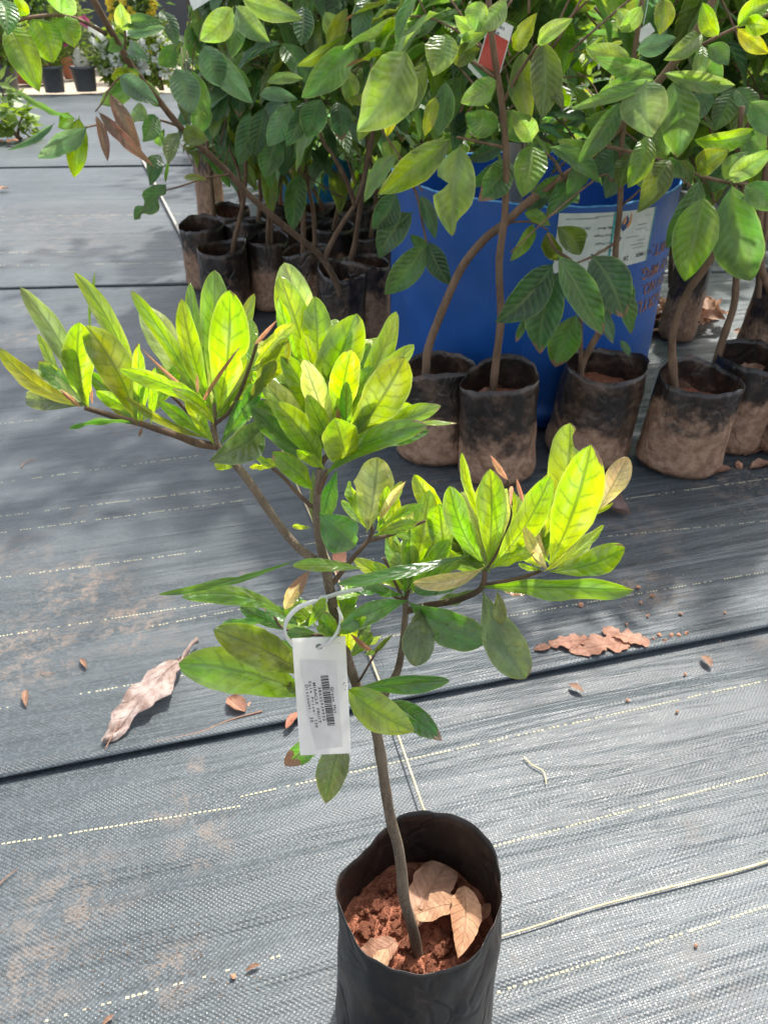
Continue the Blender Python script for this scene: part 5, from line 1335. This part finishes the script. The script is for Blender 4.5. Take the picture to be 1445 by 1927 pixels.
stick('bamboo_strip', 'pale thin strip lying on the far mat beside the left cluster of bags', 'strip', [(268, 300), (300, 362), (332, 424), (366, 492)], .0062, .0052, plain('weathered_strip', (.42, .38, .32), .7, .3, .3, 60, (.55, .5, .42)), .024, None, .02)
stick('bamboo_strip', 'thin tan strip lying on the mat behind the foreground stem', 'strip', [(505, 780), (545, 880), (620, 1052), (700, 1245), (760, 1415), (802, 1535), (830, 1600)], .0015, .0010, strm, .012, None, .02)
# red crumbs of soil: larger ones singly
crm = plain('orange_earth', (.36, .17, .10), .9, .1, 0, 300, (.48, .27, .17))
crumbs = []
for me in clods:
    c_ = me.copy(); c_.name = 'soil_crumb'; c_.materials.clear(); c_.materials.append(crm); crumbs.append(c_)
for i, (px, py, r) in enumerate(((1240, 1196, 5), (1250, 1207, 5), (1262, 1198, 6), (1276, 1197, 6), (1290, 1194, 6), (1228, 1203, 4), (1200, 1106, 5), (1226, 1122, 5), (1205, 1135, 4), (1092, 1140, 6), (1218, 1160, 4), (1178, 1176, 4), (1280, 1156, 4), (440, 1838, 7), (1308, 1780, 5), (1388, 878, 9), (192, 1276, 5), (1362, 1154, 4), (470, 1330, 8), (1120, 1232, 6), (1273, 1340, 4), (1288, 1270, 4), (1180, 1318, 4))):
    p = G(px, py, .008 if py < 1230 else .002)
    s = px_len(r, py, p.y) * .8
    o = link('soil_crumb', crumbs[i % 6], None, (p.x, p.y, p.z + s * .5))
    o.scale = (s, s, s); o.rotation_euler = (i, i * 2, i * 3)
    tag(o, {0: 'small red soil crumb lying on the dark mat right of the foreground plant', 1: 'small red soil crumb lying on the mat left of the foreground bag'}[0 if px > 900 else 1], 'soil crumb', 'soil crumbs scattered on the mat')
V, Fc = [], []
for i in range(900):
    cx_, cy_, sp_ = random.choice([(1210, 1000, 70), (1215, 1120, 40), (1150, 1120, 90), (150, 1180, 120), (1400, 950, 70), (350, 1830, 90), (1000, 1000, 150), (130, 1750, 120), (60, 700, 60)])
    px, py = random.gauss(cx_, sp_), random.gauss(cy_, sp_ * .7)
    if not (0 < px < 1445 and 640 < py < 1925): continue
    p = G(px, py, .0062 if G(px, py).y > .72 + (G(px, py).x) * .26 else .0005)
    s = random.uniform(.0005, .0014)
    k = len(V)
    V += [(p.x + s, p.y, p.z), (p.x - s * .5, p.y + s * .8, p.z), (p.x - s * .6, p.y - s * .8, p.z), (p.x, p.y, p.z + s)]
    Fc += [(k, k + 1, k + 3), (k + 1, k + 2, k + 3), (k + 2, k, k + 3)]
tag(link('soil_grit', mesh('soil_grit', V, Fc, plain('red_grit', (.34, .17, .10), .9, .1, 0, 300, (.42, .30, .2)), False)), kind='stuff')

# ================================================================== HANGING TAGS AMONG THE LEAVES
tagr = plain('red_print', (.42, .035, .02), .45, .4, 0, 25, (.55, .10, .07))
tagg = plain('green_print', (.03, .16, .04), .45, .4, 0, 25, (.06, .28, .07))
tagw = plain('white_card', (.62, .64, .58), .5, .4)
def hang_tag(label, corners, Y, bands, lettering=None):
    """corners tl,tr,br,bl in pixels; bands = (v0, v1, material, name)"""
    q = [P(px, py, Y) for px, py in corners]
    c = sum(q, Vector()) / 4
    t = thing('plant_tag', label, 'tag', c, None)
    n = (q[1] - q[0]).cross(q[3] - q[0]).normalized()
    if n.y > 0: n = -n
    def pt(u, v): return q[0].lerp(q[1], u).lerp(q[3].lerp(q[2], u), v) - c
    V = [pt(u, v) + n * z for z in (0, -.0008) for u, v in ((0, 0), (1, 0), (1, 1), (0, 1))]
    link('card', mesh('card', V, [(0, 1, 2, 3), (7, 6, 5, 4), (0, 4, 5, 1), (1, 5, 6, 2), (2, 6, 7, 3), (3, 7, 4, 0)], tagw, False), t)
    for v0, v1, m, nm in bands:
        V = [pt(u, v) + n * .0006 for u, v in ((.04, v0), (.96, v0), (.96, v1), (.04, v1))]
        link(nm, mesh(nm, V, [(0, 1, 2, 3)], m, False), t)
    if lettering:
        for s, u0, v0, size in lettering:
            gv, gf, ln = text_geo(s, 1.0, None, .01)
            k = size / ln
            V = [pt(u0 + v.x * k, v0 - v.y * k * (q[1] - q[0]).length / (q[3] - q[0]).length) + n * .0009 for v in gv]
            link('tag_lettering', mesh('tag_lettering', V, gf, inkb, False), t)
    # its thread
    m_ = MB(); m_.add(tube([(q[0] + q[1]) / 2 - c, (q[0] + q[1]) / 2 - c + Vector((.004, .01, .035)), (q[0] + q[1]) / 2 - c + Vector((-.002, .02, .07))], .0006, .0006, 5, 4))
    m_.build('tie_thread', nylon, t)
    return t
hang_tag('red picture tag with a pale top, hanging among leaves beside the straight stem', [(925, 28), (966, 50), (940, 142), (898, 118)], 1.335, [(.30, 1.0, tagr, 'red_print')], [('Green', .08, .16, .6), ('Hut', .14, .31, .4)])
hang_tag('green and white tag with its corner showing below the red tag', [(886, 104), (924, 140), (918, 168), (880, 126)], 1.34, [(.05, .6, tagg, 'green_print')])
hang_tag('blank white tag corner hanging down at the top of the left cluster', [(345, -30), (395, -42), (405, -6), (364, 20)], 1.60, [])
hang_tag('small white tag half hidden behind the long branch on the right', [(1196, 60), (1222, 42), (1232, 58), (1204, 82)], 1.40, [])
hang_tag('white tag hanging deep in the leaves on the right', [(1345, 250), (1380, 262), (1378, 300), (1340, 290)], 1.60, [])

# ================================================================== FAR BACKGROUND
random.seed(3)
potm = plain('grey_plastic_pot', (.10, .105, .11), .55, .4, .1, 20)
clay = plain('terracotta', (.28, .11, .07), .8, .2, .3, 40)
fl = NT('far_foliage')
oi_ = fl.n('ObjectInfo')
fn = fl.noise(fl.n('TexCoord').outputs['Object'], 9, 3)
fc = fl.mix(fl.ramp(fn, .35, .65), fl.mix(1, oi_.outputs['Color'], (.7, .75, .7), 'MULTIPLY'), fl.mix(1, oi_.outputs['Color'], (1.35, 1.25, 1.2), 'MULTIPLY'))
tr_ = fl.n('BsdfTranslucent'); fl.l(fl.mix(1, fc, (2.2, 2.0, 1), 'MULTIPLY'), tr_.inputs[0])
ms_ = fl.n('MixShader'); ms_.inputs[0].default_value = .4
fl.l(fl.bsdf(fc, .45, .4), ms_.inputs[1]); fl.l(tr_.outputs[0], ms_.inputs[2])
M['far'] = fl.done(ms_.outputs[0])
def crown_geo(n, rx, ry, z0, z1, leaf, shape=None, sq=.45):
    V, Fc = [], []
    for i in range(n):
        a, r = random.uniform(0, 6.28), random.random() ** .45
        zf = random.random()
        k = shape(zf) if shape else math.sin(math.pi * (zf * .85 + .12)) ** .6
        clump = 1 + .35 * noise.noise(Vector((math.cos(a) * 2, math.sin(a) * 2, zf * 5)))
        c = Vector((rx * r * k * clump * math.cos(a), ry * r * k * clump * math.sin(a), z0 + (z1 - z0) * zf))
        d = Vector((math.cos(a), math.sin(a), random.uniform(-.8, .9))) + Vector((random.uniform(-.7, .7), random.uniform(-.7, .7), random.uniform(-.4, .4)))
        d.normalize()
        l = leaf * random.uniform(.6, 1.3)
        s = d.cross(Vector((random.uniform(-1, 1), random.uniform(-1, 1), 1.2))).normalized() * l * sq * .5
        nn = s.cross(d).normalized() * l * .08
        o = len(V)
        V += [c, c + d * l * .45 + s + nn, c + d * l, c + d * l * .45 - s + nn]
        Fc += [(o, o + 1, o + 2), (o, o + 2, o + 3)]
    return V, Fc
def shrub(name, label, cat, px, py, wpx, hpx, n, leaf, tint, pot=None, flowers=None, stems=3, zoff=0, group=None, sq=.45):
    f = G(px, py, .02)
    wd = px_len(wpx, py, f.y); hh = px_len(hpx, py, f.y) * 1.02
    t = thing(name, label, cat, Vector((f.x, f.y + .12, .02)), group)
    z0 = 0.02
    if pot:
        pw, ph, pm, pnm = pot
        r = px_len(pw, py, f.y) / 2; h = px_len(ph, py, f.y) * .95
        g = lathe([(0, .001), (r * .78, .001), (r * .80, .004), (r * .97, h * .9), (r * 1.04, h * .9), (r * 1.04, h), (r * .97, h), (r * .95, h * .85)], 28)
        link(pnm, mesh(pnm, *g, pm), t)
        g = lathe([(r * .955, h * .86), (0, h * .88)], 20)
        link('soil', mesh('soil', *g, M['soil']), t)
        z0 = h * .9
    m_ = MB()
    for k in range(stems):
        a = random.uniform(0, 6.28)
        m_.add(tube([Vector((.01 * k, 0, z0 - .02)), Vector((wd * .12 * math.cos(a), wd * .12 * math.sin(a), z0 + hh * .35)), Vector((wd * .3 * math.cos(a), wd * .3 * math.sin(a), z0 + hh * .8))], .012, .005, 6, 4))
    m_.build('stems', M['bbark'], t)
    V, Fc = crown_geo(n, wd / 2, wd / 2.4, z0 + hh * .05, z0 + hh, leaf, None, sq)
    o = link('crown', mesh('crown', V, Fc, M['far'], False), t)
    o.color = (*tint, 1)
    if flowers:
        fm, cnt, sz = flowers
        V, Fc = [], []
        for i in range(cnt):
            a = random.uniform(0, 6.28); r = random.uniform(.7, 1.05)
            c = Vector((wd / 2 * r * math.cos(a), -abs(wd / 2.4 * r * math.sin(a)), z0 + hh * random.uniform(.2, 1.0)))
            for k in range(5):
                b = k * 1.257 + i
                d = Vector((math.cos(b), -.4, math.sin(b))) * sz
                s = Vector((-math.sin(b), 0, math.cos(b))) * sz * .45
                o_ = len(V)
                V += [c, c + d * .6 + s, c + d, c + d * .6 - s]
                Fc.append((o_, o_ + 1, o_ + 2, o_ + 3))
        link('blossom', mesh('blossom', V, Fc, fm, False), t)
    return t
white = plain('white_petals', (.72, .72, .66), .6, .3, trans=.3)
pink = plain('pink_petals', (.60, .12, .24), .6, .3, trans=.3)
yellow = plain('yellow_petals', (.65, .50, .05), .6, .3, trans=.3)
LG_, DG_, GG_ = (.12, .20, .03), (.05, .10, .025), (.10, .15, .06)
shrub('potted_plant', 'grey pot with grassy green leaves, middle of the three far pots', 'potted plant', 97, 176, 56, 66, 500, .09, LG_, (44, 46, potm, 'pot'), None, 3, sq=.2)
ad = shrub('potted_plant', 'grey pot holding a desert rose with a swollen white base and pink flowers', 'potted plant', 157, 174, 44, 120, 160, .11, GG_, (46, 44, potm, 'pot'), (pink, 4, .06), 2, sq=.4)
zb = .3
bm = bmesh.new(); bmesh.ops.create_uvsphere(bm, u_segments=14, v_segments=10, radius=.085)
for v in bm.verts:
    v.co *= 1 + .25 * noise.noise(v.co * 12)
    if v.co.z > 0: v.co.x *= 1 - v.co.z * 3.5; v.co.y *= 1 - v.co.z * 3.5; v.co.z *= 1.5
me = bpy.data.meshes.new('swollen_base'); bm.to_mesh(me); bm.free(); me.materials.append(plain('pale_bark', (.50, .46, .36), .7, .2, .3, 30)); me.polygons.foreach_set('use_smooth', [True] * len(me.polygons))
link('swollen_base', me, ad, (0, -.02, .26))
shrub('potted_plant', 'dark grey pot at the left edge under pale green leaves', 'potted plant', 8, 176, 70, 120, 420, .13, LG_, (48, 46, potm, 'pot'), None, 3)
shrub('potted_plant', 'low brown clay trough behind the grey pots', 'potted plant', 55, 158, 60, 70, 220, .10, LG_, (74, 34, clay, 'trough'), None, 3)
shrub('potted_plant', 'rounded red clay jar between the far pots', 'potted plant', 128, 150, 26, 40, 60, .10, DG_, (28, 40, clay, 'jar'), None, 2)
shrub('flowering_shrub', 'bright green shrub dotted with small white flowers, right of the far pots', 'shrub', 232, 172, 92, 96, 1500, .075, LG_, None, (white, 60, .035), 5)
shrub('flowering_shrub', 'white-flowered shrub half hidden behind the left cluster leaves', 'shrub', 296, 172, 70, 96, 900, .075, LG_, None, (white, 60, .035), 5)
shrub('flowering_shrub', 'tall shrub with yellow flowers behind the white-flowered shrub', 'shrub', 268, 150, 90, 150, 1300, .10, DG_, None, (yellow, 40, .06), 5)
shrub('leafy_shrub', 'dark green shrub at the back of the yard, left of the pots', 'shrub', 60, 140, 150, 150, 1200, .13, DG_, None, None, 5)
shrub('leafy_shrub', 'loose pale green plant with spidery leaves behind the middle pot', 'shrub', 140, 146, 60, 130, 500, .10, LG_, None, None, 4, sq=.18)
shrub('seedling_clump', 'low clump of round-leaved seedlings at the left edge of the mat', 'seedlings', 20, 268, 80, 50, 80, .10, LG_, None, None, 4, sq=.8)
shrub('seedling_clump', 'pale green leafy seedlings above the round-leaved clump at the left edge', 'seedlings', -5, 232, 60, 70, 90, .10, (.14, .22, .07), None, None, 4, sq=.5)
for i in range(5):
    a = G(random.uniform(5, 70), random.uniform(258, 272), .03)
    fallen('tan dry leaf lying by the seedling clump at the left edge', [(0, 0), (0, 0)], .05, 'dry', (1.3, 1.0, .9), wpos=(a, a + Vector((random.uniform(-.1, .1), random.uniform(-.06, .06), .02))), curl=.4, group='dry leaves by the seedling clump')
# grey shade-net fence at the back
wallm = plain('grey_shade_net', (.07, .075, .08), .9, .1, .3, 200, (.10, .105, .11))
fe = thing('net_fence', 'dark grey shade-net fence behind the far pots and shrubs', 'fence', Vector((-2.0, 12.4, 0)))
for i in range(9):
    x = -6.0 + i * 1.6
    m_ = MB(); m_.add(tube([Vector((x, 0, 0)), Vector((x, 0, 2.3))], .03, .03, 8, 2)); m_.build('post', potm, fe)
    if i < 8:
        V, Fc = [], []
        for a in range(9):
            for b in range(7):
                V.append((x + 1.6 * a / 8, .035 + .05 * noise.noise(Vector((x + a * .4, b * .5, 1))) , .03 + 2.2 * b / 6))
        for a in range(8):
            for b in range(6):
                Fc.append((a * 7 + b, a * 7 + 7 + b, a * 7 + 8 + b, a * 7 + 1 + b))
        link('net_panel', mesh('net_panel', V, Fc, wallm), fe)
# the leafy mass beyond the saplings reads as one bank of foliage
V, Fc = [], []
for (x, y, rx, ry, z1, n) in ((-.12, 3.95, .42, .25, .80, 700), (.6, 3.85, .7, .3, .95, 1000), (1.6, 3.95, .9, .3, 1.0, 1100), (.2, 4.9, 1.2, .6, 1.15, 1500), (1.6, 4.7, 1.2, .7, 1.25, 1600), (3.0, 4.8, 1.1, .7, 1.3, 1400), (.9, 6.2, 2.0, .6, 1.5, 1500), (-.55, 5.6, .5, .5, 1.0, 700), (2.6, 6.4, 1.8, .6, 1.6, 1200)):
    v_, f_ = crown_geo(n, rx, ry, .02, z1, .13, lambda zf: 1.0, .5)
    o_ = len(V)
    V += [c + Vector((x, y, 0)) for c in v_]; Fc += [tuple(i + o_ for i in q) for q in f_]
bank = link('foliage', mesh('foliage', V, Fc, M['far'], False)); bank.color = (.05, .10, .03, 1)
tag(bank, kind='stuff')
# a light-blue tub glimpsed between the stems
bt = thing('blue_tub', 'light blue plastic tub glimpsed between the stems of the left cluster', 'tub', G(585, 402, .012) + Vector((0, .2, 0)))
tubm = plain('light_blue_plastic', (.03, .25, .50), .4, .5)
link('tub_shell', mesh('tub_shell', *lathe([(0, .0), (.16, 0), (.2, .34), (.215, .34), (.215, .355), (.19, .355), (.15, .02), (0, .02)], 40), tubm), bt)
link('handle', mesh('handle', *tube([Vector((-.2, 0, .34)), Vector((-.14, -.02, .46)), Vector((0, -.03, .5)), Vector((.14, -.02, .46)), Vector((.2, 0, .34))], .006, .006, 8, 5)[:2], tubm), bt)

# ---- unseen crowns and limbs added on the saplings and drum tree to shade the mat
random.seed(9)
def shade_crown(t, c, rx, ry, z0, z1, n, leaf=.12, tint=(.04, .095, .03)):
    V, Fc = crown_geo(n, rx, ry, z0, z1, leaf, lambda zf: 1.0, .5)
    V = [v + Vector((c[0], c[1], 0)) - t.location for v in V]
    o = link('added_shade_crown', mesh('added_shade_crown', V, Fc, M['far'], False), t)
    o.color = (*tint, 1)
    o['kind'] = 'stuff'
shade_crown(dt, (.85, 2.5), 1.0, .50, 1.55, 2.15, 380)
m_ = MB()
for e in ((.5, 2.3, 1.9), (1.1, 2.5, 1.95), (1.5, 2.4, 1.8), (.2, 2.55, 1.75)):
    m_.add(tube([P(1012, -40, 1.84) - dt.location, Vector((.45, 1.98, 1.25)) - dt.location, Vector(e) - dt.location], .014, .005, 7, 5))
m_.build('limbs', M['pole'], dt)
for t, dx in ((s1, -.05), (s2, -.1), (s3, 0), (s4, 0), (tb, -.1), (s5, 0), (s6, 0)):
    shade_crown(t, (t.location.x + dx, t.location.y + .12), .26, .26, 1.02, 1.5, 45)
